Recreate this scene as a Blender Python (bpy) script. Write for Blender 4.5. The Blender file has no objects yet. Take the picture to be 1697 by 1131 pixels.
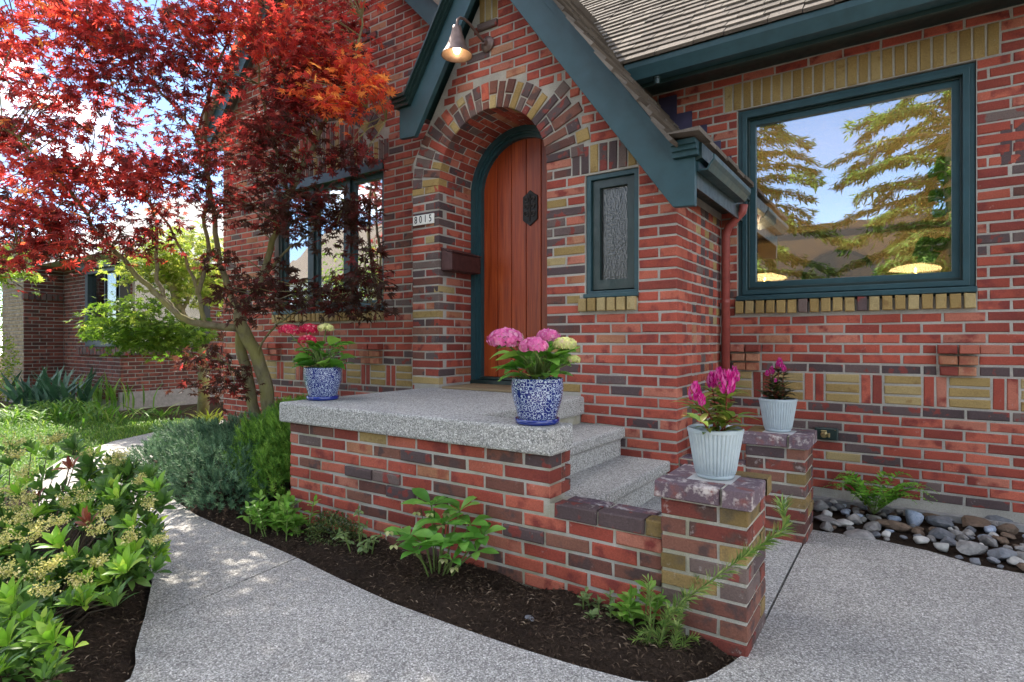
import bpy, math, random
import numpy as np
from mathutils import Vector, Matrix
from mathutils.geometry import tessellate_polygon

random.seed(11)
rng = np.random.default_rng(11)
scene = bpy.context.scene
col = scene.collection
R = math.radians

# ---------------------------------------------------------------- camera
F_PX, YAW, CAM_Z = 958.0, R(34.2), 1.10
SY, CY = math.sin(YAW), math.cos(YAW)
cam_data = bpy.data.cameras.new('camera')
cam_data.sensor_width = 36.0
cam_data.lens = F_PX / 1697.0 * 36.0
cam_data.clip_start = 0.05
cam_data.clip_end = 2000.0
cam = bpy.data.objects.new('camera', cam_data)
cam.location = (0, 0, CAM_Z)
cam.rotation_euler = (R(90), 0, YAW)
col.objects.link(cam)
scene.camera = cam

# ---------------------------------------------------------------- sky, sun, exposure
SUN_AZ, SUN_EL = R(62), R(50)          # azimuth measured from +Y towards -X
sun_dir = Vector((-math.sin(SUN_AZ) * math.cos(SUN_EL), math.cos(SUN_AZ) * math.cos(SUN_EL), math.sin(SUN_EL)))
world = bpy.data.worlds.new('World')
scene.world = world
world.use_nodes = True
wt = world.node_tree
wt.nodes.clear()
w_out = wt.nodes.new('ShaderNodeOutputWorld')
w_bg = wt.nodes.new('ShaderNodeBackground')
w_sky = wt.nodes.new('ShaderNodeTexSky')
w_sky.sky_type = 'NISHITA'
w_sky.sun_disc = False
w_sky.sun_elevation = SUN_EL
w_sky.sun_rotation = -SUN_AZ
w_sky.air_density = 1.0
w_sky.altitude = 2500
w_sky.dust_density = 0.2
w_sky.ozone_density = 1.5
w_bg.inputs['Strength'].default_value = 0.05
w_tc = wt.nodes.new('ShaderNodeTexCoord')
w_noise = wt.nodes.new('ShaderNodeTexNoise')
w_noise.inputs['Scale'].default_value = 2.6
w_noise.inputs['Detail'].default_value = 7.0
w_noise.inputs['Roughness'].default_value = 0.56
w_map = wt.nodes.new('ShaderNodeMapping')
w_map.inputs['Scale'].default_value = (1.0, 1.0, 2.4)
w_map.inputs['Location'].default_value = (7.7, 4.2, 0.1)
w_ramp = wt.nodes.new('ShaderNodeValToRGB')
w_ramp.color_ramp.elements[0].position = 0.515
w_ramp.color_ramp.elements[1].position = 0.80
w_mix = wt.nodes.new('ShaderNodeMix')
w_mix.data_type = 'RGBA'
w_mix.inputs['B'].default_value = (49.0, 47.0, 43.0, 1)
wt.links.new(w_tc.outputs['Generated'], w_map.inputs['Vector'])
wt.links.new(w_map.outputs['Vector'], w_noise.inputs['Vector'])
wt.links.new(w_noise.outputs['Fac'], w_ramp.inputs['Fac'])
wt.links.new(w_ramp.outputs['Color'], w_mix.inputs['Factor'])
wt.links.new(w_sky.outputs['Color'], w_mix.inputs['A'])
wt.links.new(w_mix.outputs['Result'], w_bg.inputs['Color'])
wt.links.new(w_bg.outputs['Background'], w_out.inputs['Surface'])

sun_data = bpy.data.lights.new('sun', 'SUN')
sun_data.energy = 2.0
sun_data.angle = R(0.55)
sun_data.color = (1.0, 0.93, 0.82)
sun = bpy.data.objects.new('sun', sun_data)
sun.rotation_euler = sun_dir.to_track_quat('Z', 'Y').to_euler()
sun.location = sun_dir * 30
col.objects.link(sun)

scene.view_settings.view_transform = 'Standard'
scene.view_settings.look = 'None'
scene.view_settings.exposure = 2.78
scene.view_settings.gamma = 1.0
scene.view_settings.use_curve_mapping = False

# ---------------------------------------------------------------- pixel -> place helpers
def ray(px, py):
    u = (px - 848.5) / F_PX
    return Vector((-SY + u * CY, CY + u * SY, (566.0 - py) / F_PX))
def on_y(px, py, y):
    r = ray(px, py); t = y / r.y
    return Vector((r.x * t, y, CAM_Z + r.z * t))
def on_z(px, py, z=0.0):
    r = ray(px, py); t = (z - CAM_Z) / r.z
    return Vector((r.x * t, r.y * t, z))
def at(px, py, t):                      # t = distance along the viewing axis
    r = ray(px, py)
    return Vector((r.x * t, r.y * t, CAM_Z + r.z * t))
def proj(p):
    d = -SY * p[0] + CY * p[1]
    if d < 0.05: return None
    return (848.5 + F_PX * (CY * p[0] + SY * p[1]) / d, 566.0 - F_PX * (p[2] - CAM_Z) / d)

# ---------------------------------------------------------------- object helpers
WORLD = {}
def _attach(o, parent, label=None, cat=None, group=None, kind=None):
    col.objects.link(o)
    if parent is not None:
        o.parent = parent
        o.matrix_parent_inverse = WORLD[parent.name].inverted()
    if label: o['label'] = label
    if cat: o['category'] = cat
    if group: o['group'] = group
    if kind: o['kind'] = kind
    WORLD[o.name] = o.matrix_basis.copy()
    return o
def thing(name, label, cat, loc=(0, 0, 0), group=None):
    o = bpy.data.objects.new(name, None)
    o.empty_display_size = 0.1
    o.location = loc
    _attach(o, None, label, cat, group)
    WORLD[o.name] = Matrix.Translation(loc)
    return o
def place(name, mesh, matrix, parent=None, **kw):       # shared mesh data
    o = bpy.data.objects.new(name, mesh)
    o.matrix_basis = matrix
    return _attach(o, parent, **kw)

class MB:
    def __init__(s):
        s.v = []; s.f = []; s.r = []
    def add(s, vs, fs, r=0.0):
        o = len(s.v)
        s.v.extend(tuple(v) for v in vs)
        s.f.extend(tuple(i + o for i in f) for f in fs)
        s.r.extend([r] * len(vs))
    def box(s, x0, x1, y0, y1, z0, z1, r=0.0):
        s.add([(x0,y0,z0),(x1,y0,z0),(x1,y1,z0),(x0,y1,z0),(x0,y0,z1),(x1,y0,z1),(x1,y1,z1),(x0,y1,z1)],
              [(0,3,2,1),(4,5,6,7),(0,1,5,4),(1,2,6,5),(2,3,7,6),(3,0,4,7)], r)
    def plate(s, outer, holes, mp, d0, d1, r=0.0):     # flat shape with holes, given a thickness
        loops = [outer] + list(holes)
        flat = [p for l in loops for p in l]
        tris = tessellate_polygon([[Vector((p[0], p[1], 0)) for p in l] for l in loops])
        n = len(flat)
        vs = [mp(p[0], p[1], d0) for p in flat] + [mp(p[0], p[1], d1) for p in flat]
        fs = []
        for t in tris:
            a, b, c = t
            cr = (flat[b][0]-flat[a][0])*(flat[c][1]-flat[a][1]) - (flat[b][1]-flat[a][1])*(flat[c][0]-flat[a][0])
            if cr < 0: a, c = c, a
            fs.append((a, b, c)); fs.append((c + n, b + n, a + n))
        o = 0
        for li, l in enumerate(loops):
            m = len(l)
            area = sum(l[i][0]*l[(i+1) % m][1] - l[(i+1) % m][0]*l[i][1] for i in range(m))
            fwd = (area > 0) == (li == 0)
            for i in range(m):
                a, b = o + i, o + (i + 1) % m
                fs.append((b, a, a + n, b + n) if fwd else (a, b, b + n, a + n))
            o += m
        s.add(vs, fs, r)
    def tube(s, pts, rad, n=8, r=0.0, caps=True):
        pts = [Vector(p) for p in pts]
        if not hasattr(rad, '__len__'): rad = [rad] * len(pts)
        rings = []
        up = None
        for i, p in enumerate(pts):
            d = (pts[min(i+1, len(pts)-1)] - pts[max(i-1, 0)]).normalized()
            if up is None:
                up = Vector((0, 0, 1)) if abs(d.z) < 0.9 else Vector((1, 0, 0))
            a = d.cross(up).normalized(); b = a.cross(d).normalized(); up = b
            rings.append([p + (a*math.cos(2*math.pi*k/n) + b*math.sin(2*math.pi*k/n)) * rad[i] for k in range(n)])
        vs = [v for ring in rings for v in ring]
        fs = []
        for i in range(len(pts) - 1):
            for k in range(n):
                k2 = (k + 1) % n
                fs.append((i*n+k, i*n+k2, (i+1)*n+k2, (i+1)*n+k))
        if caps:
            fs.append(tuple(range(n-1, -1, -1))); fs.append(tuple((len(pts)-1)*n + k for k in range(n)))
        s.add(vs, [f[::-1] for f in fs], r)
    def lathe(s, prof, n=32, c=(0, 0, 0), r=0.0, ribs=0, rib=0.0, close=True):
        vs, fs = [], []
        for (rr, z) in prof:
            for k in range(n):
                a = 2 * math.pi * k / n
                q = rr + (rib * (1 if (k // 2) % 2 else -1) if ribs and rr > ribs else 0)
                vs.append((c[0] + q*math.cos(a), c[1] + q*math.sin(a), c[2] + z))
        for i in range(len(prof) - 1):
            for k in range(n):
                k2 = (k + 1) % n
                fs.append((i*n+k, i*n+k2, (i+1)*n+k2, (i+1)*n+k))
        if close:
            fs.append(tuple(range(n-1, -1, -1))); fs.append(tuple((len(prof)-1)*n + k for k in range(n)))
        s.add(vs, fs, r)
    def mesh(s, name, m, smooth=False):
        me = bpy.data.meshes.new(name)
        me.from_pydata(s.v, [], s.f)
        if any(s.r):
            at_ = me.attributes.new('rnd', 'FLOAT', 'POINT')
            at_.data.foreach_set('value', s.r)
        if m is not None: me.materials.append(m)
        if smooth: me.polygons.foreach_set('use_smooth', [True] * len(me.polygons))
        me.update()
        return me
    def build(s, name, m, parent=None, smooth=False, bevel=0.0, **kw):
        me = s.mesh(name, m, smooth)
        o = bpy.data.objects.new(name, me)
        _attach(o, parent, **kw)
        if bevel:
            b = o.modifiers.new('bevel', 'BEVEL'); b.width = bevel; b.segments = 2; b.limit_method = 'ANGLE'
        return o
XZ = lambda u, v, d: (u, d, v)
YZ = lambda u, v, d: (d, u, v)
XY = lambda u, v, d: (u, v, d)

def scatter(name, tv, tf, Rm, T, rnd, m, parent=None, smooth=False, **kw):
    tv = np.asarray(tv, float); T = np.asarray(T, float); N = len(T)
    V = (np.einsum('nij,vj->nvi', Rm, tv) + T[:, None, :]).reshape(-1, 3)
    nv = len(tv)
    off = (np.arange(N) * nv)
    faces = []
    for f in tf:
        faces.append(np.asarray(f)[None, :] + off[:, None])
    fl = []
    for a in faces: fl.extend(a.tolist())
    me = bpy.data.meshes.new(name)
    me.from_pydata(V.tolist(), [], fl)
    a_ = me.attributes.new('rnd', 'FLOAT', 'POINT')
    a_.data.foreach_set('value', np.repeat(np.asarray(rnd, float), nv))
    me.materials.append(m)
    if smooth: me.polygons.foreach_set('use_smooth', [True] * len(me.polygons))
    me.update()
    o = bpy.data.objects.new(name, me)
    return _attach(o, parent, **kw)
def frames(d, n):            # leaf axis d -> +Y, leaf normal n -> +Z
    d = np.asarray(d, float); n = np.asarray(n, float)
    d = d / (np.linalg.norm(d, axis=1, keepdims=True) + 1e-9)
    x = np.cross(d, n); x /= (np.linalg.norm(x, axis=1, keepdims=True) + 1e-9)
    z = np.cross(x, d)
    return np.stack([x, d, z], axis=2)
def leaf_t(L=1.0, W=0.4, n=4, fold=0.12, curl=0.15, wide=0.5):
    vs, fs = [], []
    for i in range(n + 1):
        t = i / n
        w = W * 0.5 * (math.sin(math.pi * t ** (math.log(0.5) / math.log(wide))) if 0 < t < 1 else 0.03)
        z = curl * math.sin(t * math.pi * 0.6) - curl * t * t * 1.2
        vs += [(-w * L, t * L, z * L + fold * w * L * 2), (0, t * L, z * L), (w * L, t * L, z * L + fold * w * L * 2)]
    for i in range(n):
        a = i * 3
        fs += [(a, a+1, a+4, a+3), (a+1, a+2, a+5, a+4)]
    return vs, fs
def palm_t(lobes=7, w=0.13):
    vs, fs = [], []
    for k in range(lobes):
        a = R(-120 + 240 * k / (lobes - 1))
        ln = (1.0, 0.95, 0.78, 0.5)[min(3, abs(k - lobes // 2))]
        d = (math.sin(a), math.cos(a)); s = (math.cos(a), -math.sin(a))
        o = len(vs); sag = -0.12 * ln
        vs += [(0, 0, 0), (d[0]*ln*.45 - s[0]*w*ln, d[1]*ln*.45 - s[1]*w*ln, .02), (d[0]*ln, d[1]*ln, sag), (d[0]*ln*.45 + s[0]*w*ln, d[1]*ln*.45 + s[1]*w*ln, .02)]
        fs.append((o, o+1, o+2, o+3))
    return vs, fs
def rand_unit(N):
    a = rng.normal(size=(N, 3)); return a / np.linalg.norm(a, axis=1, keepdims=True)

# ---------------------------------------------------------------- materials
class NT:
    def __init__(s, name):
        s.m = bpy.data.materials.new(name); s.m.use_nodes = True
        s.t = s.m.node_tree; s.t.nodes.clear()
        s.out = s.n('ShaderNodeOutputMaterial')
        s.pos = None
    def n(s, typ, **kw):
        nd = s.t.nodes.new(typ)
        for k, v in kw.items():
            if k in nd.inputs: s.set(nd, k, v)
            else: setattr(nd, k, v)
        return nd
    def set(s, nd, k, v):
        if isinstance(v, bpy.types.NodeSocket): s.t.links.new(v, nd.inputs[k])
        elif isinstance(v, (tuple, list)) and len(v) == 3 and nd.inputs[k].type == 'RGBA': nd.inputs[k].default_value = (*v, 1)
        else: nd.inputs[k].default_value = v
    def P(s):
        if s.pos is None: s.pos = s.n('ShaderNodeNewGeometry').outputs['Position']
        return s.pos
    def scaled(s, v, scale):
        return s.n('ShaderNodeMapping', Vector=v, Scale=scale).outputs[0]
    def noise(s, scale, detail=4.0, rough=0.55, vec=None, dist=0.0):
        return s.n('ShaderNodeTexNoise', Vector=vec or s.P(), Scale=scale, Detail=detail, Roughness=rough, Distortion=dist).outputs['Fac']
    def math(s, op, a, b=0.0):
        nd = s.t.nodes.new('ShaderNodeMath'); nd.operation = op
        for i, v in enumerate((a, b)):
            if isinstance(v, bpy.types.NodeSocket): s.t.links.new(v, nd.inputs[i])
            else: nd.inputs[i].default_value = v
        return nd.outputs[0]
    def ramp(s, fac, stops, interp='LINEAR'):
        nd = s.n('ShaderNodeValToRGB', Fac=fac); cr = nd.color_ramp; cr.interpolation = interp
        while len(cr.elements) < len(stops): cr.elements.new(0.5)
        for e, (p, c) in zip(cr.elements, stops):
            e.position = p
            e.color = (c, c, c, 1) if isinstance(c, (int, float)) else (*c, 1)
        return nd.outputs['Color']
    def mix(s, fac, a, b, mode='MIX'):
        nd = s.t.nodes.new('ShaderNodeMix'); nd.data_type = 'RGBA'; nd.blend_type = mode; nd.clamp_factor = True
        s.set(nd, 'Factor', fac)
        for k, v in (('A', a), ('B', b)):
            i = [q for q in nd.inputs if q.name == k and q.type == 'RGBA'][0]
            if isinstance(v, bpy.types.NodeSocket): s.t.links.new(v, i)
            else: i.default_value = (*v, 1)
        return [q for q in nd.outputs if q.type == 'RGBA'][0]
    def rnd(s):
        a = s.n('ShaderNodeAttribute', attribute_name='rnd').outputs['Fac']
        o = s.n('ShaderNodeObjectInfo').outputs['Random']
        return s.math('FRACT', s.math('ADD', a, o))
    def bump(s, h, strength=0.4, dist=0.003):
        return s.n('ShaderNodeBump', Height=h, Strength=strength, Distance=dist).outputs[0]
    def bsdf(s, color, rough=0.7, normal=None, spec=0.4, metal=0.0, coat=0.0, **kw):
        b = s.n('ShaderNodeBsdfPrincipled', **{'Base Color': color, 'Roughness': rough, 'Metallic': metal, 'Specular IOR Level': spec, 'Coat Weight': coat})
        if normal is not None: s.t.links.new(normal, b.inputs['Normal'])
        for k, v in kw.items(): s.set(b, k.replace('_', ' '), v)
        return b.outputs[0]
    def done(s, sh):
        s.t.links.new(sh, s.out.inputs['Surface']); return s.m

def brick_mat(name, stops, blotch, amt=(0.52, 0.66), scale=11.0, white=0.0, streak=False):
    t = NT(name)
    base = t.ramp(t.rnd(), stops)
    off = t.n('ShaderNodeVectorMath', operation='ADD')
    t.t.links.new(t.P(), off.inputs[0])
    sc = t.n('ShaderNodeVectorMath', operation='SCALE'); sc.inputs[0].default_value = (31, 17, 53)
    t.t.links.new(t.rnd(), sc.inputs['Scale']); t.t.links.new(sc.outputs[0], off.inputs[1])
    v = off.outputs[0]
    b1 = t.ramp(t.noise(scale, 3, .5, v), [(amt[0], 0.0), (amt[1], 1.0)])
    c = t.mix(b1, base, blotch)
    g = t.ramp(t.noise(140, 2, .7), [(0.25, 0.72), (0.75, 1.16)])
    c = t.mix(1.0, c, g, 'MULTIPLY')
    d = t.ramp(t.noise(3.2, 3, .6), [(0.3, 0.74), (0.7, 1.10)])
    c = t.mix(1.0, c, d, 'MULTIPLY')
    w = t.ramp(t.noise(24, 3, .7, v), [(0.66 - white * .2, 0.0), (0.76 - white * .1, 0.28 + white)])
    c = t.mix(w, c, (0.52, 0.46, 0.43))
    nrm = t.bump(t.noise(75, 3, .75), .6, .004)
    return t.done(t.bsdf(c, .82, nrm, .25))
RED = [(0.0, (.23, .052, .038)), (0.25, (.33, .066, .044)), (0.6, (.42, .092, .058)), (0.85, (.50, .132, .082)), (1.0, (.46, .175, .118))]
BROWN = [(0.0, (.125, .055, .045)), (0.5, (.19, .075, .055)), (1.0, (.25, .11, .075))]
DARK = [(0.0, (.085, .058, .060)), (0.5, (.125, .085, .082)), (1.0, (.175, .125, .108))]
TAN = [(0.0, (.31, .205, .075)), (0.5, (.38, .26, .10)), (1.0, (.42, .32, .155))]
M = {}
M['red'] = brick_mat('brick_red', RED, (.24, .05, .04))
M['dark'] = brick_mat('brick_dark', DARK, (.24, .055, .045), (0.55, 0.60), 13)
M['tan'] = brick_mat('brick_tan', TAN, (.27, .165, .06), (0.6, 0.75), 16)
M['orange'] = brick_mat('brick_orange', [(0, (.40, .16, .08)), (1, (.46, .22, .13))], (.32, .10, .06))
M['brown'] = brick_mat('brick_brown', BROWN, (.10, .06, .055), (.52, .62), 13)
M['wred'] = brick_mat('brick_weathered_red', [(0.0, (.19, .05, .038)), (1.0, (.30, .075, .052))], (.11, .06, .05), (0.48, 0.60), 12, .22)
M['wdark'] = brick_mat('brick_weathered_dark', DARK, (.22, .055, .045), (0.57, 0.62), 14, .2)
M['wtan'] = brick_mat('brick_weathered_tan', [(0, (.20, .135, .05)), (1, (.30, .20, .08))], (.15, .11, .06), (.50, .66), 16, .15)
M['cap'] = brick_mat('brick_cap_purple', [(0, (.13, .09, .11)), (1, (.20, .14, .16))], (.26, .10, .09), (.55, .7), 14, .7)
M['nred'] = brick_mat('brick_neighbour', [(0, (.10, .035, .03)), (.4, (.17, .05, .04)), (1, (.25, .075, .055))], (.08, .04, .035))

def simple(name, c, rough=.5, spec=.5, metal=0., coat=0., var=0.08, scale=20, bump=0.0, bscale=80, **kw):
    t = NT(name)
    n_ = t.ramp(t.noise(scale, 5, .6), [(0.25, 1 - var * 2), (0.75, 1 + var)])
    cc = t.mix(1.0, c, n_, 'MULTIPLY')
    rr = t.ramp(t.noise(scale * 1.7, 4), [(0.3, max(0, rough - .08)), (0.7, min(1, rough + .1))])
    nrm = t.bump(t.noise(bscale, 5, .65), bump, .003) if bump else None
    return t.done(t.bsdf(cc, rr, nrm, spec, metal, coat, **kw))
def mortar_mat(name, c, moss=0.0):
    t = NT(name)
    a = t.ramp(t.noise(260, 4, .7), [(0.2, .62), (0.8, 1.25)])
    b = t.ramp(t.noise(5, 4, .6), [(0.3, .8), (0.7, 1.12)])
    cc = t.mix(1.0, t.mix(1.0, c, a, 'MULTIPLY'), b, 'MULTIPLY')
    if moss:
        mk = t.ramp(t.noise(4.5, 5, .6), [(.45, 0.), (.62, moss)])
        cc = t.mix(mk, cc, (.24, .22, .10))
    return t.done(t.bsdf(cc, .95, t.bump(t.noise(320, 4, .7), .9, .004), .15))
M['mortar'] = mortar_mat('mortar', (.43, .40, .35))
M['mortar_moss'] = mortar_mat('mortar_mossy', (.52, .49, .43), .5)
def aggregate(name, stops, scale=105, joint_dark=.45):
    t = NT(name)
    warp = t.P()
    vo = t.n('ShaderNodeTexVoronoi', Vector=warp, Scale=scale); vo.inputs['Randomness'].default_value = 1
    sep = t.n('ShaderNodeSeparateColor', Color=vo.outputs['Color'])
    c = t.ramp(sep.outputs[0], stops)
    edge = t.ramp(vo.outputs['Distance'], [(0.35, 1.0), (0.75, joint_dark)])
    c = t.mix(1.0, c, edge, 'MULTIPLY')
    big = t.ramp(t.noise(2.2, 5, .6), [(0.3, .86), (0.7, 1.08)])
    c = t.mix(1.0, c, big, 'MULTIPLY')
    st = t.ramp(t.noise(.9, 6, .65), [(0.56, 0.), (0.72, .22)])
    c = t.mix(st, c, (.20, .19, .18))
    h = t.math('SUBTRACT', 1.0, vo.outputs['Distance'])
    return t.done(t.bsdf(c, .85, t.bump(h, .6, .004), .2))
M['aggregate'] = aggregate('exposed_aggregate', [(0, (.22, .205, .19)), (.3, (.36, .34, .31)), (.6, (.48, .455, .415)), (.88, (.60, .57, .525)), (1, (.85, .82, .77))], 185, .64)
M['slab'] = aggregate('pebble_concrete', [(0, (.20, .20, .19)), (.2, (.34, .33, .31)), (.6, (.49, .475, .44)), (.9, (.62, .60, .565)), (1, (.85, .83, .80))], 180, .66)
M['teal'] = simple('teal_paint', (.024, .066, .078), .42, .4, var=.12, scale=9, bump=.12, bscale=30)
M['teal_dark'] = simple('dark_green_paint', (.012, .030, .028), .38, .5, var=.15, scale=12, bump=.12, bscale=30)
M['rust_paint'] = simple('brick_red_paint', (.30, .065, .052), .45, .4, var=.12)
M['flash'] = simple('flashing_purple', (.062, .052, .105), .45, .5, metal=.3, var=.2, scale=6)
M['iron'] = simple('black_iron', (.012, .011, .011), .5, .5, metal=.4)
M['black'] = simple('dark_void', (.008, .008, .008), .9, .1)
def wood_door():
    t = NT('mahogany_door')
    v = t.scaled(t.P(), (38, 38, 1.6))
    n1 = t.noise(1.0, 6, .65, v, .4)
    c = t.ramp(n1, [(0.25, (.15, .020, .006)), (0.5, (.31, .048, .011)), (0.75, (.43, .085, .020))])
    v2 = t.scaled(t.P(), (160, 160, 4))
    c = t.mix(1.0, c, t.ramp(t.noise(1.0, 3, .6, v2), [(.3, .75), (.7, 1.1)]), 'MULTIPLY')
    c = t.mix(1.0, c, t.ramp(t.rnd(), [(0, .8), (1, 1.15)]), 'MULTIPLY')
    return t.done(t.bsdf(c, .42, t.bump(n1, .15, .002), .3, coat=.08, Coat_Roughness=.2))
M['door'] = wood_door()
def shingle_mat():
    t = NT('asphalt_shingle')
    c = t.ramp(t.rnd(), [(0, (.115, .095, .078)), (.5, (.17, .142, .117)), (1, (.23, .195, .16))])
    g = t.ramp(t.noise(420, 3, .7), [(.25, .6), (.75, 1.4)])
    c = t.mix(1.0, c, g, 'MULTIPLY')
    return t.done(t.bsdf(c, .95, t.bump(t.noise(420, 3, .7), .9, .004), .2))
M['shingle'] = shingle_mat()
def glass(name, refl, tint=(.9, .93, .92), wav=.0, rough=0.0, pattern=False):
    t = NT(name)
    nrm = None
    if wav: nrm = t.bump(t.noise(2.3, 2, .5), wav, .02)
    if pattern:
        vo = t.n('ShaderNodeTexVoronoi', Vector=t.P(), Scale=70)
        nrm = t.bump(vo.outputs['Distance'], .35, .006)
    tr = t.n('ShaderNodeBsdfTransparent', Color=(*tint, 1))
    gl = t.n('ShaderNodeBsdfGlossy', Color=(1, 1, 1, 1), Roughness=rough)
    if nrm is not None: t.t.links.new(nrm, gl.inputs['Normal'])
    mx = t.n('ShaderNodeMixShader', Fac=refl)
    t.t.links.new(tr.outputs[0], mx.inputs[1]); t.t.links.new(gl.outputs[0], mx.inputs[2])
    return t.done(mx.outputs[0])
M['glass'] = glass('window_glass', .62, wav=.06)
M['glass_left'] = glass('window_glass_left', .55, wav=.05)
M['glass_pat'] = glass('pebbled_glass', .09, (.25, .27, .25), rough=.28, pattern=True)
def soil_mat(name, c):
    t = NT(name)
    n1 = t.noise(55, 8, .75)
    cc = t.mix(1.0, t.ramp(n1, [(.3, tuple(x*.45 for x in c)), (.55, c), (.8, tuple(x*2.3 for x in c))]), t.ramp(t.noise(3, 4), [(.3, .75), (.7, 1.2)]), 'MULTIPLY')
    return t.done(t.bsdf(cc, 1.0, t.bump(t.math('ADD', n1, t.noise(220, 4, .7)), 1.0, .02), .1))
M['soil'] = soil_mat('bark_soil', (.070, .047, .033))
M['earth'] = soil_mat('dry_earth', (.10, .065, .04))
def leaf_mat(name, stops, tr=.35, rough=.42, tcol=1.5, spec=.4, tint=(1.0, 1.05, .8), own=False):
    t = NT(name)
    c = t.ramp(t.n('ShaderNodeAttribute', attribute_name='rnd').outputs['Fac'] if own else t.rnd(), stops)
    c = t.mix(1.0, c, t.ramp(t.noise(18, 3), [(.3, .82), (.7, 1.15)]), 'MULTIPLY')
    p = t.bsdf(c, rough, None, spec)
    tc = t.mix(1.0, c, tuple(tcol * q for q in tint), 'MULTIPLY')
    tl = t.n('ShaderNodeBsdfTranslucent', Color=tc)
    mx = t.n('ShaderNodeMixShader', Fac=tr)
    t.t.links.new(p, mx.inputs[1]); t.t.links.new(tl.outputs[0], mx.inputs[2])
    return t.done(mx.outputs[0])
def bark_mat(name, a, b, sc=30, moss=None):
    t = NT(name)
    v = t.scaled(t.P(), (1, 1, .35))
    n1 = t.noise(sc, 7, .7, v)
    c = t.ramp(n1, [(.3, a), (.7, b)])
    if moss: c = t.mix(t.ramp(t.noise(5, 4), [(.42, 0.), (.62, .85)]), c, moss)
    return t.done(t.bsdf(c, .9, t.bump(n1, .8, .012), .2))
# ================================================================ ground and paths
def struct(name, mb, m, **kw): return mb.build(name, m, kind='structure', **kw)
g = MB(); g.box(-60, 40, -45, 70, -.30, -.06)
struct('ground', g, M['earth'])
bed_edge = [(-.452, 2.24), (-.468, 2.14), (-.492, 2.05), (-.535, 1.92), (-.61, 1.825), (-.724, 1.772), (-.91, 1.745), (-1.14, 1.728), (-1.42, 1.723), (-1.78, 1.727),
            (-2.17, 1.765), (-2.51, 1.808), (-2.825, 1.84), (-3.23, 1.863)]
up_edge = bed_edge + [(-3.7, 1.90), (-4.3, 2.02), (-5.2, 2.28), (-5.9, 2.62), (-6.5, 3.15), (-6.9, 3.9), (-7.05, 5.0), (-7.1, 8.5)]
low_edge = [(-1.72, -.8), (-1.95, .40), (-2.04, .70), (-2.09, .86), (-2.17, .91), (-2.27, .95), (-2.50, 1.08), (-2.92, 1.30), (-3.56, 1.43), (-4.8, 1.42), (-5.7, 1.62), (-6.5, 2.1), (-7.2, 2.8), (-7.75, 3.8), (-7.95, 5.0), (-8.0, 8.5)]
rock_edge = [(-.452, 3.77), (-.14, 3.79), (.10, 3.735), (.29, 3.63), (.48, 3.62), (1.2, 3.60), (3.2, 3.62)]
# walk: two pours with a joint, plus the strip between the pillars
def outline(pts_a, pts_b): return list(pts_a) + list(pts_b)[::-1]
jx = [(-2.56, 1.812), (-2.40, .995)]
i_u = 11; i_l = 6
walk_near = up_edge[:i_u] + [(-2.545, 1.813), (-2.445, 1.047)] + low_edge[:i_l][::-1] + [(3.2, -.8), (3.2, 3.62)] + rock_edge[::-1][1:]
walk_far = [(-2.558, 1.815)] + up_edge[12:] + low_edge[i_l+1:][::-1] + [(-2.50, 1.08), (-2.458, 1.055)]
w = MB(); w.plate(walk_near, [], XY, 0.0, -.10); struct('walkway', w, M['aggregate'])
w = MB(); w.plate(walk_far, [], XY, 0.0, -.10); struct('garden_path', w, M['aggregate'])
w = MB(); w.plate([(-1.2, 2.36), (-.462, 2.36), (-.462, 3.76), (-1.2, 3.76)], [], XY, .002, -.10); struct('step_landing', w, M['slab'])
w = MB(); w.box(-.76, -.462, 2.10, 2.36, -.1, .001)
# planting bed soil between walk and stoop, gently mounded
def mound(name, inside, x0, x1, y0, y1, step, z, m):
    nx = int((x1 - x0) / step); ny = int((y1 - y0) / step)
    mb = MB(); vs = []; idx = {}
    for i in range(nx + 1):
        for j in range(ny + 1):
            x = x0 + i * step; y = y0 + j * step
            idx[i, j] = len(vs); vs.append((x, y, z(x, y)))
    fs = []
    for i in range(nx):
        for j in range(ny):
            if inside(x0 + (i+.5) * step, y0 + (j+.5) * step):
                fs.append((idx[i, j], idx[i+1, j], idx[i+1, j+1], idx[i, j+1]))
    mb.add(vs, fs)
    return struct(name, mb, m, smooth=True)
def hz(x, y): return .011 * math.sin(x * 9.1 + y * 5) + .009 * math.sin(x * 17 - y * 13) + .006 * math.sin(y * 31 + x * 23)
def interp(pts, x):
    p = sorted(pts)
    for (a, b), (c, d) in zip(p, p[1:]):
        if a <= x <= c: return b + (d - b) * (x - a) / (c - a + 1e-9)
    return p[0][1] if x < p[0][0] else p[-1][1]
def bed_z(x, y):
    e = y - interp(up_edge[3:], x)
    if x > -.9: e = min(e, interp([(1.85, -.58), (1.92, -.535), (2.05, -.492), (2.14, -.468), (2.5, -.44)], y) - x)
    return max(-.06, min(.028, -.035 + e * .5)) + hz(x, y) * min(1, max(0.0, e * 8))
mound('planting_bed', lambda x, y: y > interp(up_edge[3:], x) - .09 and x > -7.0 and (y < 2.3 or x < -3.0), -7.0, -.42, 1.66, 3.9, .035, bed_z, M['soil'])
def lbed_z(x, y):
    e = interp(low_edge[1:], x) - y
    return max(-.05, min(.03, -.035 + e * .4)) + hz(x, y)
mound('side_bed', lambda x, y: y < interp(low_edge[2:], x) + .02 and x < -1.9, -5.4, -1.9, -.4, 1.75, .035, lbed_z, M['soil'])
lw = MB(); lw.plate([(-5.4, -3), (-5.4, 1.45), (-5.7, 1.62), (-6.5, 2.1), (-7.2, 2.8), (-7.75, 3.8), (-7.9, 4.3), (-9.0, 3.9), (-10.4, 3.1), (-14, 2.5), (-14, -3)], [], XY, -.02, -.1)
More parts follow.
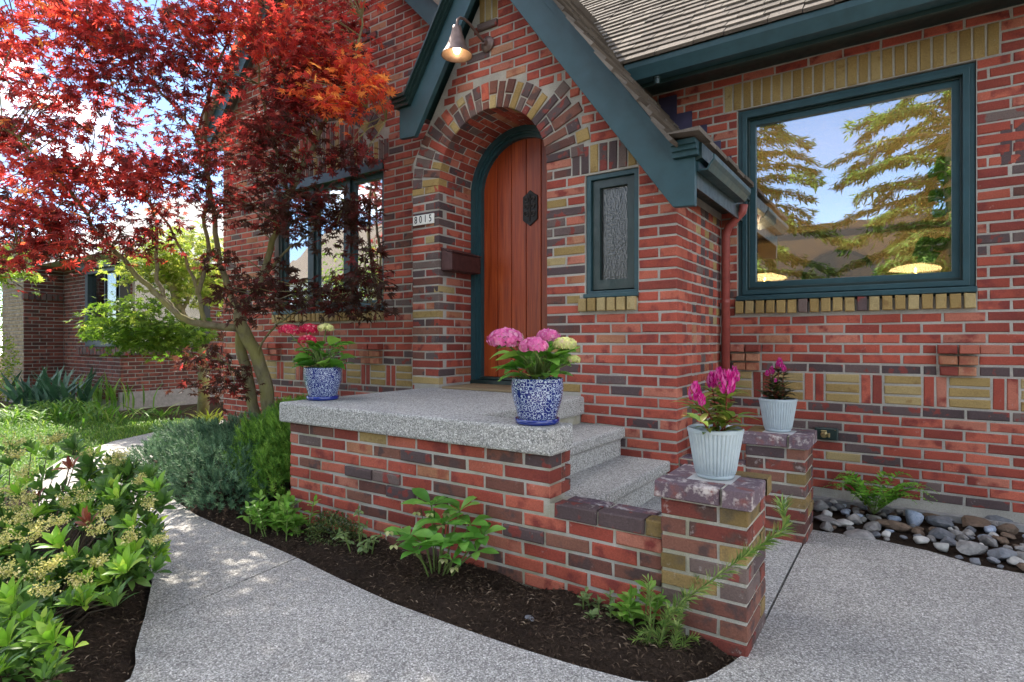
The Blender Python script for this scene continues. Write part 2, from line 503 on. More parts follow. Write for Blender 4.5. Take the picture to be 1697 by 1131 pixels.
t_ = NT('lawn_green'); cc_ = t_.ramp(t_.noise(30, 6, .7), [(.3, (.035, .075, .012)), (.7, (.10, .17, .03))])
M['lawn'] = t_.done(t_.bsdf(cc_, .9, None, .1))
struct('lawn', lw, M['lawn'])

# ================================================================ brickwork engine
COURSE, PITCH, JOINT = .0667, .2167, .0126
Z0 = .681 - 10 * COURSE                   # level of a bed joint
BRICKS = []                               # every brick of the house before it becomes an object
def brick(wall, c, right, up, inward, L, H, D=.05, typ='red', name='brick'):
    BRICKS.append((wall, Vector(c), Vector(right), Vector(up), Vector(inward), L, H, D, typ, name))
_bm = {}
def brick_mesh(L, H, D, typ):
    L = round(L / .004) * .004; H = round(H / .002) * .002; D = round(D, 3)
    k = (L, H, D, typ, random.randrange(4))
    if k not in _bm:
        b = MB(); b.add(*brick_vf(L, H, D)); _bm[k] = b.mesh('brick', M[typ])
    return _bm[k]
def brick_vf(L, H, D, e=.0035):
    l, h = L / 2, H / 2
    q = lambda a=.0017: random.uniform(-a, a)
    c4 = [(-1, -1), (1, -1), (1, 1), (-1, 1)]
    dx = [q() for _ in c4]; dz = [q() for _ in c4]
    ee = [e + abs(random.gauss(0, .0018)) for _ in c4]
    vs = [(sx * (l - ee[i]) + dx[i], q(.0008), sz * (h - ee[i]) + dz[i]) for i, (sx, sz) in enumerate(c4)]
    vs += [(sx * l + dx[i], ee[i], sz * h + dz[i]) for i, (sx, sz) in enumerate(c4)]
    vs += [(sx * l, D, sz * h) for sx, sz in c4]
    fs = [(0,1,2,3), (4,5,1,0), (5,6,2,1), (6,7,3,2), (7,4,0,3), (8,9,5,4), (9,10,6,5), (10,11,7,6), (11,8,4,7)]
    return vs, fs
def bmatrix(c, right, up, inward, jit=True):
    m = Matrix((right, inward, up)).transposed().to_4x4()
    if jit:
        c = c + inward * random.uniform(-.0018, .0022)
        m = m @ Matrix.Rotation(random.uniform(-.006, .006), 4, 'Y') @ Matrix.Rotation(random.uniform(-.008, .008), 4, 'Z')
    m.translation = c
    return m
def pick(weights):
    x = random.random() * sum(w for _, w in weights)
    for k, w in weights:
        x -= w
        if x <= 0: return k
    return weights[0][0]
STD = [('red', 84), ('dark', 8), ('orange', 5), ('tan', 2.0)]
def intervals(lo, hi, cuts):
    out = [(lo, hi)]
    for a, b in cuts:
        nxt = []
        for l, h in out:
            if b <= l or a >= h: nxt.append((l, h))
            else:
                if a > l: nxt.append((l, a))
                if b < h: nxt.append((b, h))
        out = nxt
    return [(l, h) for l, h in out if h - l > .02]
def lay_row(wall, iv, zc, phase, put, weights, H=COURSE - JOINT):
    for lo, hi in iv:
        js = []
        k = math.ceil((lo - phase) / PITCH - 1e-6)
        while phase + k * PITCH < hi: js.append(phase + k * PITCH + random.uniform(-.006, .006)); k += 1
        js = [j for j in js if j - lo > .05 and hi - j > .05]
        xs = [lo - JOINT / 2] + js + [hi + JOINT / 2]
        for a, b in zip(xs, xs[1:]):
            L = b - a - JOINT
            if L < .015: continue
            w = weights((a + b) / 2, zc) if callable(weights) else weights
            put((a + b) / 2, zc, L, H, w if isinstance(w, str) else pick(w), a <= lo, b >= hi)
def face_y(wall, y, name='brick'):        # wall facing -Y
    def put(a, z, L, H, typ, e0=False, e1=False, proud=0.0, D=.05):
        brick(wall, (a, y - proud, z), (1, 0, 0), (0, 0, 1), (0, 1, 0), L, H, D + proud, typ, name)
    return put
def face_x(wall, x, name='brick'):        # wall facing +X
    def put(a, z, L, H, typ, e0=False, e1=False, proud=0.0, D=.05):
        brick(wall, (x + proud, a, z), (0, 1, 0), (0, 0, 1), (-1, 0, 0), L, H, D + proud, typ, name)
    return put
def rows(z_lo, z_hi):
    k = math.ceil((z_lo - Z0) / COURSE - 1e-6)
    while Z0 + (k + 1) * COURSE <= z_hi + 1e-6:
        yield k, Z0 + (k + .5) * COURSE
        k += 1

YM, YE, YL = 4.50, 3.47, 3.78            # main wall, entry gable, left gable
XE0, XE1 = -3.35, -1.145                  # entry gable
house = thing('brick_house', 'red brick cottage with teal trim, arched front door and steep entry gable', 'house', (-2.5, 3.47, 0))
REC = .0055                                # mortar recess
# ---- main wall
mw = MB()
mw.plate([(XE1 - .1, -.1), (3.4, -.1), (3.4, 3.30), (XE1 - .9, 3.30), (XE1 - .9, 2.0), (XE1 - .1, 2.0)], [[(-1.03, 1.38), (.36, 1.38), (.36, 2.815), (-1.03, 2.815)]], XZ, YM + REC, YM + .25)
main_wall = mw.build('main_wall', M['mortar'], house)
fm = face_y('main', YM)
def main_w(a, z):
    if .614 < z < .681 or .881 < z < .948: return [('dark', 9), ('red', 1)]
    if a > .36 and 1.52 < z < 1.72: return [('dark', 7), ('red', 3)]
    if a > .46 and (2.07 < z < 2.13 or 2.40 < z < 2.47): return 'dark'
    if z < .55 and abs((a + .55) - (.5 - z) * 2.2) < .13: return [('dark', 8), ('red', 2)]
    if z < .62: return [('red', 90), ('dark', 4), ('brown', 5), ('tan', 2)]
    return [('red', 92), ('brown', 3), ('orange', 7)]
CORB = [(-1.075, -.86), (.163, .376)]
for k, z in rows(.03, 3.12):
    cuts = []
    if z + .03 > 1.295 and z - .03 < 1.40: cuts.append((-1.05, .365))
    elif 1.40 <= z < 2.815: cuts.append((-1.034, .364))
    elif 2.815 <= z < 3.015: cuts.append((-1.135, .478))
    if .681 < z < .881: cuts.append((-2.0, 3.4))
    if .879 < z < 1.075: cuts += CORB
    lay_row('main', intervals(XE1 - (.55 if z > 2.2 else 0.0), 3.3, cuts), z, -.02 + (PITCH / 2 if k % 2 else 0), fm, main_w)
fl = face_y('main', YM, 'lintel_brick')
n = 24
for i in range(n):
    x = -1.13 + (i + .5) * 1.603 / n
    fl(x, 2.916, 1.603 / n - .011, .192, 'tan')
fs_ = face_y('main', YM, 'sill_brick')
n = 20
for i in range(n):
    x = -1.047 + (i + .5) * 1.41 / n
    fs_(x, 1.347 + random.uniform(-.002, .002), 1.41 / n - .014, .092, pick([('tan', 8), ('dark', 1)]), proud=.035 + random.uniform(-.002, .003))
fb = face_y('main', YM, 'band_brick')
def band(put, x_first, lo, hi):
    x = x_first
    while x > lo: x -= .3395
    while x < hi:
        for r_ in range(3):
            a, b = max(lo, x), min(hi, x + .200)
            if b - a > .03: put((a + b) / 2, .681 + (r_ + .5) * COURSE, b - a, COURSE - JOINT, 'tan')
        for q in (.211, .2755):
            a = x + q
            if lo < a and a + .053 < hi: put(a + .0265, .781, .053, .188, 'red')
        x += .3395
band(fb, -.452, XE1 + .01, 3.2)
fc = face_y('main', YM, 'corbel_brick')
def corbels(put, spans):
    for a, b in spans:
        for r_, pr in enumerate((.034, .050, .066)):
            z = .881 + (r_ + .5) * COURSE
            wd = (b - a) / 2
            for q in (0, 1):
                put(a + (q + .5) * wd + (.004 * (2 - r_) * (1 - 2*q)), z, wd - .011 - .004 * (2 - r_), COURSE - JOINT, 'orange' if r_ < 2 and random.random() < .6 else 'red', proud=pr)
corbels(fc, CORB)
fb(.50, 2.27, .055, .24, 'dark'); fb(.575, 2.27, .07, .24, 'dark')
found = MB(); found.box(XE1, 3.4, YM - .05, YM + .2, -.1, .028); found.build('foundation', simple('foundation_concrete', (.30, .29, .28), .9, .2, bump=.5, var=.2), house)

# ---- entry gable: front, right side, arch
AX, AZ, AR = -2.565, 2.335, .495
RK = lambda x: min(1.877 + 1.379 * (-1.114 - x), 2.698 + 1.56 * (x + 3.161))     # lower edge of the barge boards
arch_hole = [(AX - AR - REC, .0)] + [(AX - (AR + REC) * math.cos(t), AZ + (AR + REC) * math.sin(t)) for t in np.linspace(0, math.pi, 33)] + [(AX + AR + REC, .0)]
win_hole = [(-1.768, 1.375), (-1.394, 1.375), (-1.394, 2.205), (-1.768, 2.205)]
ew = MB()
outer = [(XE0 + REC, -.1), (AX - AR - REC, -.1)] + arch_hole[:0] + [(AX - AR - REC, .6), (AX + AR + REC, .6), (AX + AR + REC, -.1), (XE1 - REC, -.1), (XE1 - REC, 2.06), (-2.48, 3.90), (XE0 + REC, 2.55)]
outer = [(XE0 + REC, -.1), (XE1 - REC, -.1), (XE1 - REC, 2.06), (-2.48, 3.92), (XE0 + REC, 2.56)]
hole = [(p[0], max(p[1], .70)) for p in arch_hole]
ew.plate(outer, [hole, win_hole], XZ, YE + REC, YE + .46)
ew.box(XE1 - .25, XE1 - REC, YE + .46, YM + .05, -.1, 2.12)
ew.box(XE0 + REC, XE0 + .2, YE + .46, YM + .3, -.1, 2.6)
entry_wall = ew.build('entry_wall', M['mortar'], house)
fe = face_y('entry', YE)
def ring(th):                             # outer radius of the arch ring at an angle from the right
    d = math.degrees(th)
    if d > 118: return .495 + .205 + .085 * min(1, (d - 118) / 30)
    if d < 45: return .495 + .30 + (.05 if int(d / 7) % 2 else 0.0)
    return .495 + .205
def entry_w(a, z):
    if a < AX - AR: return [('red', 22), ('dark', 26), ('brown', 34), ('tan', 14), ('orange', 4)]
    if a < -1.85 and z < 2.5: return [('red', 34), ('dark', 24), ('brown', 26), ('tan', 16)]
    if z < 1.0 and a > -1.85: return [('red', 88), ('dark', 11), ('tan', 1)]
    return [('red', 88), ('dark', 4), ('orange', 9)]
for k, z in rows(0.0, 3.9):
    lo, hi = XE0, XE1
    zt = z + .05
    while RK(hi) + .06 < z and hi > -2.4: hi -= .01
    while RK(lo) + .06 < z and lo < -2.5: lo += .01
    cuts = []
    h = COURSE / 2
    if z < AZ + .01: cuts.append((AX - AR - .003, AX + AR + .003))
    if z + h > AZ:
        ins = [x for x in np.arange(XE0 - .05, XE1 + .05, .004) if any(zz > AZ + .004 and math.hypot(x - AX, zz - AZ) < ring(math.atan2(zz - AZ, x - AX)) + .006 for zz in (z - h + .008, z + h - .012))]
        run = None
        for x in ins:
            if run and x - run[1] < .0065: run[1] = x
            else:
                if run: cuts.append(tuple(run))
                run = [x, x]
        if run: cuts.append(tuple(run))
    if 1.295 < z + h and z - h < 1.385: cuts.append((-1.81, -1.398))
    elif 1.385 <= z < 2.205: cuts.append((-1.772, -1.390))
    elif 2.205 <= z < 2.40: cuts.append((-1.875, -1.398))
    if z > 3.42: cuts.append((-2.665, -2.485))
    if z < .74 and True: cuts.append((XE0 + .02, -1.80))
    ph = -1.145 + (PITCH / 2 if k % 2 else 0) + .1
    def put(a, zc, L, H, typ, e0, e1, z=z, k=k):
        if e1 and hi == XE1 and abs(a + L / 2 - XE1) < .02:      # corner brick turns the corner
            fe(a, zc, L, H, typ, D=.10 if k % 2 else .205)
        else: fe(a, zc, L, H, typ)
    lay_row('entry', intervals(lo, hi, cuts), z, ph, put, entry_w)
# soldier panel near the apex, lintel and sill of the small window
fp = face_y('entry', YE, 'panel_brick')
fp(-2.575, 3.455, .178, .05, 'dark', proud=.02)
for i in range(3): fp(-2.635 + i * .06, 3.60, .048, .21, 'tan', proud=.0)
fl2 = face_y('entry', YE, 'lintel_brick')
for i in range(7):
    fl2(-1.872 + (i + .5) * .473 / 7, 2.309, .473 / 7 - .013, .182, pick([('dark', 6), ('red', 2), ('tan', 1)]) if i < 6 else 'tan')
fs2 = face_y('entry', YE, 'sill_brick')
for i in range(6):
    fs2(-1.812 + (i + .5) * .414 / 6, 1.340, .414 / 6 - .014, .084, 'tan', proud=.034 + random.uniform(-.002, .003))
# arch ring: radial bricks
NV = 26
for i in range(NV):
    th = math.pi * (i + .5) / NV
    up = Vector((math.cos(th), 0, math.sin(th))); inward = Vector((0, 1, 0)); right = inward.cross(up)
    tot = ring(th) - .495
    parts = random.choice([[.095, .095], [.19], [.06, .13], [.13, .06]]) if tot < .23 else random.choice([[.095, tot - .115], [tot - .115, .095], [.19, tot - .21]])
    r_ = .497
    for p_ in parts:
        ln = min(p_, .497 + tot - r_)
        if ln > .03:
            brick('entry', Vector((AX, YE - .004, AZ)) + up * (r_ + ln / 2), right, up, inward, math.pi * (r_ + ln * .3) / NV - .0095, ln, .10, pick([('dark', 46), ('brown', 32), ('tan', 17), ('red', 6)]), 'arch_brick')
        r_ += ln + .011
# reveal of the arch: left and right jambs and the vault
fj = face_x('entry', AX - AR, 'reveal_brick')
for k, z in rows(.735, AZ + .035):
    lay_row('entry', [(YE + (.098 if k % 2 else .0), YE + .445)], z, YE + (.098 if k % 2 else .205), lambda a, zc, L, H, t, e0, e1: fj(a, zc, L, H, t), lambda a, zc: [('red', 84), ('orange', 8), ('dark', 8)] if a > YE + .12 else [('dark', 70), ('red', 20), ('tan', 10)])
for i in range(NV):
    th = math.pi * (i + .5) / NV
    inward = Vector((math.cos(th), 0, math.sin(th)))
    y = YE + (.10 if i % 2 else .0)
    first = True
    while y < YE + .43:
        L = min(.205, YE + .445 - y)
        right = Vector((0, 1, 0)); up = right.cross(inward) * -1
        up = inward.cross(Vector((0, 1, 0)))
        if right.cross(inward).dot(up) < 0: up = -up
        brick('entry', Vector((AX, y + L / 2, AZ)) + inward * AR, right, up, inward, L - .011, .056, .04, pick([('red', 72), ('dark', 22), ('orange', 6)]), 'reveal_brick')
        y += L
# right side of the entry
fx = face_x('entry', XE1)
for k, z in rows(0.0, 2.08):
    s0 = YE + (.215 if k % 2 == 0 else .106)
    def side_w(a, zc):
        if a > 3.8 and zc > 1.2: return [('dark', 45), ('red', 45), ('tan', 10)]
        return [('red', 86), ('dark', 10), ('orange', 4)]
    x_ = s0
    while x_ < YM - .03:
        L = min(.0985, YM - x_) if True else .2
        if L > .03: fx(x_ + L / 2, z, L - .008, COURSE - JOINT, pick(side_w(x_, z)))
        x_ += L + .0005

# ---- left gable
XG0, XG1 = -6.75, -3.30
RL = lambda x: min(4.017 + 1.04 * (x + 6.255), 4.11 - 1.05 * (x + 3.649))
lg = MB()
lg.plate([(XG0 + REC, -.1), (XG1, -.1), (XG1, RL(XG1) + .1), (-4.895, 5.52), (XG0 + REC, RL(XG0) + .1)], [[(-5.72, 1.375), (-4.02, 1.375), (-4.02, 2.80), (-5.72, 2.80)]], XZ, YL + REC, YL + .3)
lg.box(XG0 + REC, XG0 + .3, YL + .3, 9.5, -.1, 3.5)
lg.box(-6.6, 3.3, 9.2, 9.5, -.1, 3.2); lg.box(3.15, 3.4, YM + .2, 9.3, -.1, 3.3)
gable_wall = lg.build('gable_wall', M['mortar'], house)
fg = face_y('gable', YL)
GA, GZ, GR = -4.87, 2.385, 0.93
def diamond(a, z):
    return abs(abs(a + 4.87) * .66 + abs(z - 3.95) * 1.0 - .50) < .035 and z > 3.5
def gable_w(a, z):
    if .614 < z < .681 or .881 < z < .948: return 'dark'
    if a > -4.0 and 1.3 < z < 2.3: return [('red', 58), ('dark', 18), ('brown', 22)]
    return [('red', 90), ('dark', 5), ('orange', 5)]
for k, z in rows(0.0, 5.3):
    lo, hi = XG0, XE0 + .05 if z < 2.6 else XG1 - .02
    while RL(hi) + .04 < z and hi > -4.8: hi -= .01
    while RL(lo) + .04 < z and lo < -5: lo += .01
    cuts = []
    if 1.295 < z + .03 and z - .03 < 1.385: cuts.append((-5.73, -4.01))
    elif 1.385 <= z < 2.80: cuts.append((-5.724, -4.016))
    elif 2.80 <= z < 2.99: cuts.append((-5.80, -3.95))
    if 2.99 <= z < GZ + GR + .21:
        ro = math.sqrt(max(0, (GR + .21) ** 2 - (z - GZ) ** 2)); ri = math.sqrt(max(0, GR ** 2 - (z - GZ + .03) ** 2))
        cuts.append((GA - ro, GA + ro))
    if .681 < z < .881: cuts.append((-5.95, -3.3))
    if .879 < z < 1.075: cuts += [(-4.31, -4.02), (-5.89, -5.60)]
    def putg(a, zc, L, H, typ, e0, e1):
        if diamond(a, zc): fg(a, zc, L, H, 'dark', proud=.018)
        else: fg(a, zc, L, H, typ, D=.10 if e0 else .05)
    lay_row('gable', intervals(lo, hi, cuts), z, -.08 + (PITCH / 2 if k % 2 else 0), putg, gable_w)
fgl = face_y('gable', YL, 'lintel_brick')
for i in range(27): fgl(-5.80 + (i + .5) * 1.85 / 27, 2.892, 1.85 / 27 - .012, .172, pick([('dark', 7), ('tan', 3)]))
fgs = face_y('gable', YL, 'sill_brick')
for i in range(25): fgs(-5.73 + (i + .5) * 1.72 / 25, 1.340, 1.72 / 25 - .013, .084, 'tan', proud=.035)
fgb = face_y('gable', YL, 'band_brick')
band(fgb, -3.855 - .0, -5.94, -3.36)
corbels(face_y('gable', YL, 'corbel_brick'), [(-4.31, -4.02), (-5.89, -5.60)])
for i in range(21):
    th = R(40) + R(100) * (i + .5) / 21
    up = Vector((math.cos(th), 0, math.sin(th))); inward = Vector((0, 1, 0))
    for r_ in (GR + .05, GR + .155):
        brick('gable', Vector((GA, YL - .006, GZ)) + up * r_, inward.cross(up), up, inward, .078, .095, .06, pick([('dark', 8), ('tan', 1)]), 'arch_brick')
fgi = face_y('gable', YL, 'panel_brick')
x_ = GA - .62
while x_ < GA + .62:
    top = GZ + math.sqrt(max(0, GR ** 2 - (abs(x_ + .035 - GA) + .03) ** 2)) - .012
    if top - 2.99 > .06:
        fgi(x_ + .035, (2.995 + top) / 2, .058, top - 2.995, pick([('red', 5), ('dark', 5), ('tan', 2)]))
    x_ += .0705

# ---- turn the collected bricks into parts: the largest in view singly, the rest joined
WALLS = {'main': main_wall, 'entry': entry_wall, 'gable': gable_wall}
def px_area(b):
    _, c, r_, u_, i_, L, H, D, typ, nm = b
    q = [proj(c + r_ * sx * L / 2 + u_ * sz * H / 2) for sx, sz in ((-1, -1), (1, -1), (1, 1), (-1, 1))]
    if any(p is None for p in q): return 0
    cx = sum(p[0] for p in q) / 4; cy = sum(p[1] for p in q) / 4
    if not (-10 < cx < 1707 and -10 < cy < 1141): return 0
    return abs(sum(q[k][0] * q[(k+1) % 4][1] - q[(k+1) % 4][0] * q[k][1] for k in range(4))) / 2
def emit(bricks, walls, limit=300):
    by = {}
    for b in bricks: by.setdefault(b[9], []).append(b)
    rest = {}
    for nm, lst in by.items():
        sc_ = sorted(((px_area(b), i) for i, b in enumerate(lst)), reverse=True)
        for rank, (a, i) in enumerate(sc_):
            b = lst[i]
            wall, c, r_, u_, i_, L, H, D, typ, nm_ = b
            m = bmatrix(c, r_, u_, i_)
            if rank < limit and a > 40:
                place(nm, brick_mesh(L, H, D, typ), m, walls[wall])
            else:
                rest.setdefault((wall, typ), MB())
                vs, fs = brick_vf(L, H, D)
                rest[wall, typ].add([m @ Vector(v) for v in vs], fs, random.random())
    for (wall, typ), mb in rest.items():
        mb.build('brickwork', M[typ], walls[wall], kind='stuff')
emit(BRICKS, WALLS)
# ================================================================ trim, windows, door
def ring_plate(mb, x0, x1, z0, z1, w, y0, y1, wb=None):
    wb = w if wb is None else wb
    mb.plate([(x0, z0), (x1, z0), (x1, z1), (x0, z1)], [[(x0+w, z0+wb), (x1-w, z0+wb), (x1-w, z1-w), (x0+w, z1-w)]], XZ, y0, y1)
# picture window
f = MB(); ring_plate(f, -1.028, .358, 1.425, 2.808, .050, YM + .022, YM + .16); ring_plate(f, -1.000, .330, 1.44, 2.782, .035, YM + .006, YM + .03)
pw = f.build('picture_window', M['teal'], house, bevel=.004)
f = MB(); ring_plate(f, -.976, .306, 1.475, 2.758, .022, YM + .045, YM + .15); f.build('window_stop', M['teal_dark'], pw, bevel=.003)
f = MB(); ring_plate(f, -.956, .286, 1.485, 2.738, .042, YM + .062, YM + .12, .052); f.build('sash', M['teal'], pw, bevel=.003)
f = MB(); f.box(-1.034, .364, YM - .03, YM + .12, 1.398, 1.432); f.build('sill_board', M['teal'], pw, bevel=.005)
f = MB(); f.box(-1.05, .38, YM + .121, YM + .245, 1.36, 1.46); f.build('leak_block', M['teal_dark'], pw)  # added block, stops room light leaking out under the frame
f = MB(); f.box(-.914, .244, YM + .084, YM + .088, 1.537, 2.696); f.build('pane', M['glass'], pw)
# small entry window
f = MB(); ring_plate(f, -1.766, -1.396, 1.40, 2.203, .032, YE + .018, YE + .13); sw = f.build('entry_window', M['teal'], house, bevel=.003)
f = MB(); ring_plate(f, -1.733, -1.429, 1.44, 2.170, .056, YE + .040, YE + .10, .066); f.build('sash', M['teal_dark'], sw, bevel=.003)
f = MB(); f.box(-1.772, -1.390, YE - .022, YE + .10, 1.385, 1.412); f.build('sill_board', M['teal'], sw, bevel=.004)
f = MB(); f.box(-1.68, -1.48, YE + .066, YE + .072, 1.50, 2.12); f.build('pane', M['glass_pat'], sw)
f = MB(); f.box(-1.70, -1.46, YE + .13, YE + .15, 1.42, 2.18); f.build('dark_backing', M['black'], sw)  # black sheet behind the pane paints the dark inside
# left gable window: three lights
f = MB(); ring_plate(f, -5.718, -4.022, 1.40, 2.797, .055, YL + .05, YL + .2)
for x in (-5.155, -4.585): f.box(x - .04, x + .04, YL + .055, YL + .195, 1.44, 2.75)
gw = f.build('gable_window', M['teal_dark'], house, bevel=.004)
f = MB(); f.box(-5.73, -4.01, YL - .03, YL + .15, 1.385, 1.42); f.build('sill_board', M['teal'], gw, bevel=.005)
f = MB(); f.box(-5.724, -4.016, YL - .012, YL + .08, 2.70, 2.80); f.build('head_board', M['teal_dark'], gw, bevel=.005)
for a, b in ((-5.67, -5.195), (-5.115, -4.625), (-4.545, -4.07)):
    f = MB(); ring_plate(f, a, b, 1.45, 2.70, .045, YL + .075, YL + .13); s_ = f.build('sash', M['teal'], gw, bevel=.003)
    f = MB(); f.box(a + .04, b - .04, YL + .098, YL + .102, 1.49, 2.66); f.build('pane', M['glass_left'], s_)
# front door
def arc_pts(r, n=40, a0=math.pi, a1=0.0): return [(AX + r * math.cos(t), AZ + r * math.sin(t)) for t in np.linspace(a0, a1, n)]
def arch_frame(mb, ro, ri, y0, y1, zb=.74):
    o = [(AX - ro, zb)] + arc_pts(ro) + [(AX + ro, zb)]
    i = [(AX + ri, zb)] + arc_pts(ri, 40, 0, math.pi) + [(AX - ri, zb)]
    mb.plate(o + i, [], XZ, y0, y1)
f = MB(); arch_frame(f, .492, .452, YE + .405, YE + .60); arch_frame(f, .455, .437, YE + .425, YE + .60); arch_frame(f, .44, .412, YE + .445, YE + .60)
dr = f.build('front_door_frame', M['teal'], house)
f = MB(); f.box(AX - .50, AX + .50, YE + .40, YE + .62, .735, .775); f.box(AX - .42, AX + .42, YE + .43, YE + .62, .775, .80); f.build('threshold', M['teal_dark'], dr, bevel=.008)
door = thing_door = None
YD = YE + .485
edges = np.linspace(AX - .415, AX + .415, 8)
xs7 = [AX - .415, -2.835, -2.692, -2.549, -2.406, -2.263, AX + .415]
d0 = MB(); d0.plate([(AX - .418, .795)] + arc_pts(.418) + [(AX + .418, .795)], [], XZ, YD + .012, YD + .05)
dslab = d0.build('front_door', M['door'], house)
for a, b in zip(xs7, xs7[1:]):
    a2, b2 = a + .0035, b - .0035
    top = [(x, AZ + math.sqrt(max(0.0, .415 ** 2 - (x - AX) ** 2))) for x in np.linspace(b2, a2, 8)]
    f = MB(); f.plate([(a2, .80), (b2, .80)] + top, [], XZ, YD, YD + .014)
    f.build('plank', M['door'], dslab, bevel=.003)
# speakeasy grille
gx, gz = -2.505, 2.175
f = MB(); f.plate([(gx - .070, gz - .095), (gx, gz - .145), (gx + .070, gz - .095), (gx + .070, gz + .095), (gx + .03, gz + .12), (gx, gz + .145), (gx - .03, gz + .12), (gx - .070, gz + .095)], [], XZ, YD - .012, YD)
gr = f.build('door_grille', M['iron'], dslab, bevel=.003)
f = MB()
for sx in (-1, 1):
    for cz, rr in ((gz - .05, .026), (gz + .012, .024), (gz + .068, .022)):
        pts = [(gx + sx * (.032 + (rr * (1 - t / 14)) * math.cos(t)), YD - .017, cz + rr * (1 - t / 14) * math.sin(t)) for t in np.linspace(0, 9, 26)]
        f.tube(pts, .0042, 5)
f.tube([(gx, YD - .017, gz - .11), (gx, YD - .017, gz + .11)], .005, 6)
f.build('scrollwork', simple('worn_iron', (.045, .035, .03), .45, .5, metal=.6), gr)
# ---- entry roof
YB0, YB1 = YE - .17, YE - .13
lowR = lambda x: 1.877 + 1.379 * (-1.114 - x)
lowL = lambda x: 2.698 + 1.56 * (x + 3.161)
hb = .285
ax = (1.877 - 1.379 * 1.114 - 2.698 - 1.56 * 3.161) / (1.56 + 1.379); az_ = lowR(ax)
f = MB(); f.plate([(ax, az_), (-1.114, 1.877), (-.987, 1.870), (-.987, 2.150), (-1.101, 2.150), (ax, lowR(ax) + hb)], [], XZ, YB0, YB1)
f.build('barge_board', M['teal'], house, bevel=.004)
f = MB(); f.plate([(ax - .001, az_), (ax - .001, lowL(ax) + hb + .02), (-3.205, 2.945), (-3.325, 2.945), (-3.325, 2.706), (-3.161, 2.698)][::-1], [], XZ, YB0, YB1)
f.build('barge_board', M['teal'], house, bevel=.004)
def crown(pts_low, h, y0):
    f = MB()
    for q, (dy, zz0, zz1) in enumerate(((.0, 0, .40), (.022, .36, .72), (.045, .68, 1.0))):
        o = [(x, z + h * zz0) for x, z in pts_low] + [(x, z + h * zz1) for x, z in pts_low[::-1]]
        f.plate(o, [], XZ, y0 - .03 - dy, YB1 + .002)
    return f
cr = crown([(ax, lowR(ax) + hb), (-1.105, 2.152), (-.965, 2.152)], .082, YB0); cr.build('crown_moulding', M['teal'], house)
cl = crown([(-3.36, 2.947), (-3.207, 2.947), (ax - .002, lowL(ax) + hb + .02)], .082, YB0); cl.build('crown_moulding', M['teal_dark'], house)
# soffit behind the barge boards and roof decks
roofR = lambda x: lowR(x) + hb + .085
roofL = lambda x: lowL(x) + hb + .105
f = MB()
f.plate([(ax, roofR(ax) - .11), (-1.09, roofR(-1.09) - .11), (-.95, 2.14), (-.95, 2.225), (-1.10, 2.238), (ax, roofR(ax) - .002)], [], XZ, YB1 - .03, 5.6)
f.plate([(ax - .001, roofR(ax) - .12), (ax - .001, roofR(ax) - .004), (-3.22, roofL(-3.22) - .004), (-3.37, 3.02), (-3.37, 2.95), (-3.2, roofL(-3.2) - .13)], [], XZ, YB1 - .03, 5.6)
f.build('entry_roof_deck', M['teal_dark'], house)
# ---- main roof
TP = math.tan(R(44)); YR0, ZR0 = 4.045, 3.165
zr = lambda y: ZR0 + (y - YR0) * TP
f = MB()
f.add([(-4.9, YR0, ZR0 - .012), (3.7, YR0, ZR0 - .012), (3.7, 8.4, zr(8.4) - .012), (-4.9, 8.4, zr(8.4) - .012), (-4.9, YR0, ZR0 - .09), (3.7, YR0, ZR0 - .09), (3.7, 8.4, zr(8.4) - .2), (-4.9, 8.4, zr(8.4) - .2), (3.7, 12.6, 3.2), (-4.9, 12.6, 3.2)],
      [(0,1,2,3), (5,4,7,6), (4,5,1,0), (1,5,6,2), (4,0,3,7), (3,2,8,9), (7,9,8,6)])
f.build('main_roof_deck', M['shingle'], house)
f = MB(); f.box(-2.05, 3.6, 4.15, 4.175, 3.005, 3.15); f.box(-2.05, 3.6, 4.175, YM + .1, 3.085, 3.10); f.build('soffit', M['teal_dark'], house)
f = MB()
gp = [(4.148, 3.032), (4.060, 3.032), (4.040, 3.075), (4.022, 3.110), (4.022, 3.148), (4.030, 3.148), (4.030, 3.115), (4.050, 3.078), (4.068, 3.040), (4.140, 3.040), (4.140, 3.145), (4.148, 3.145)]
f.plate(gp, [], YZ, -1.725, 3.6); gut = f.build('main_gutter', M['teal'], house)
f = MB()
for x in (-1.25, -.55, .15): f.tube([(x, 4.024, 3.135), (x, 4.15, 3.135)], .006, 6)
f.build('gutter_spike', M['teal_dark'], gut)
f = MB(); f.lathe([(.022, -.05), (.024, -.012), (.03, -.008), (.03, .012)], 16, (-1.50, 4.10, 3.03)); f.build('gutter_outlet', M['teal_dark'], gut, smooth=False)
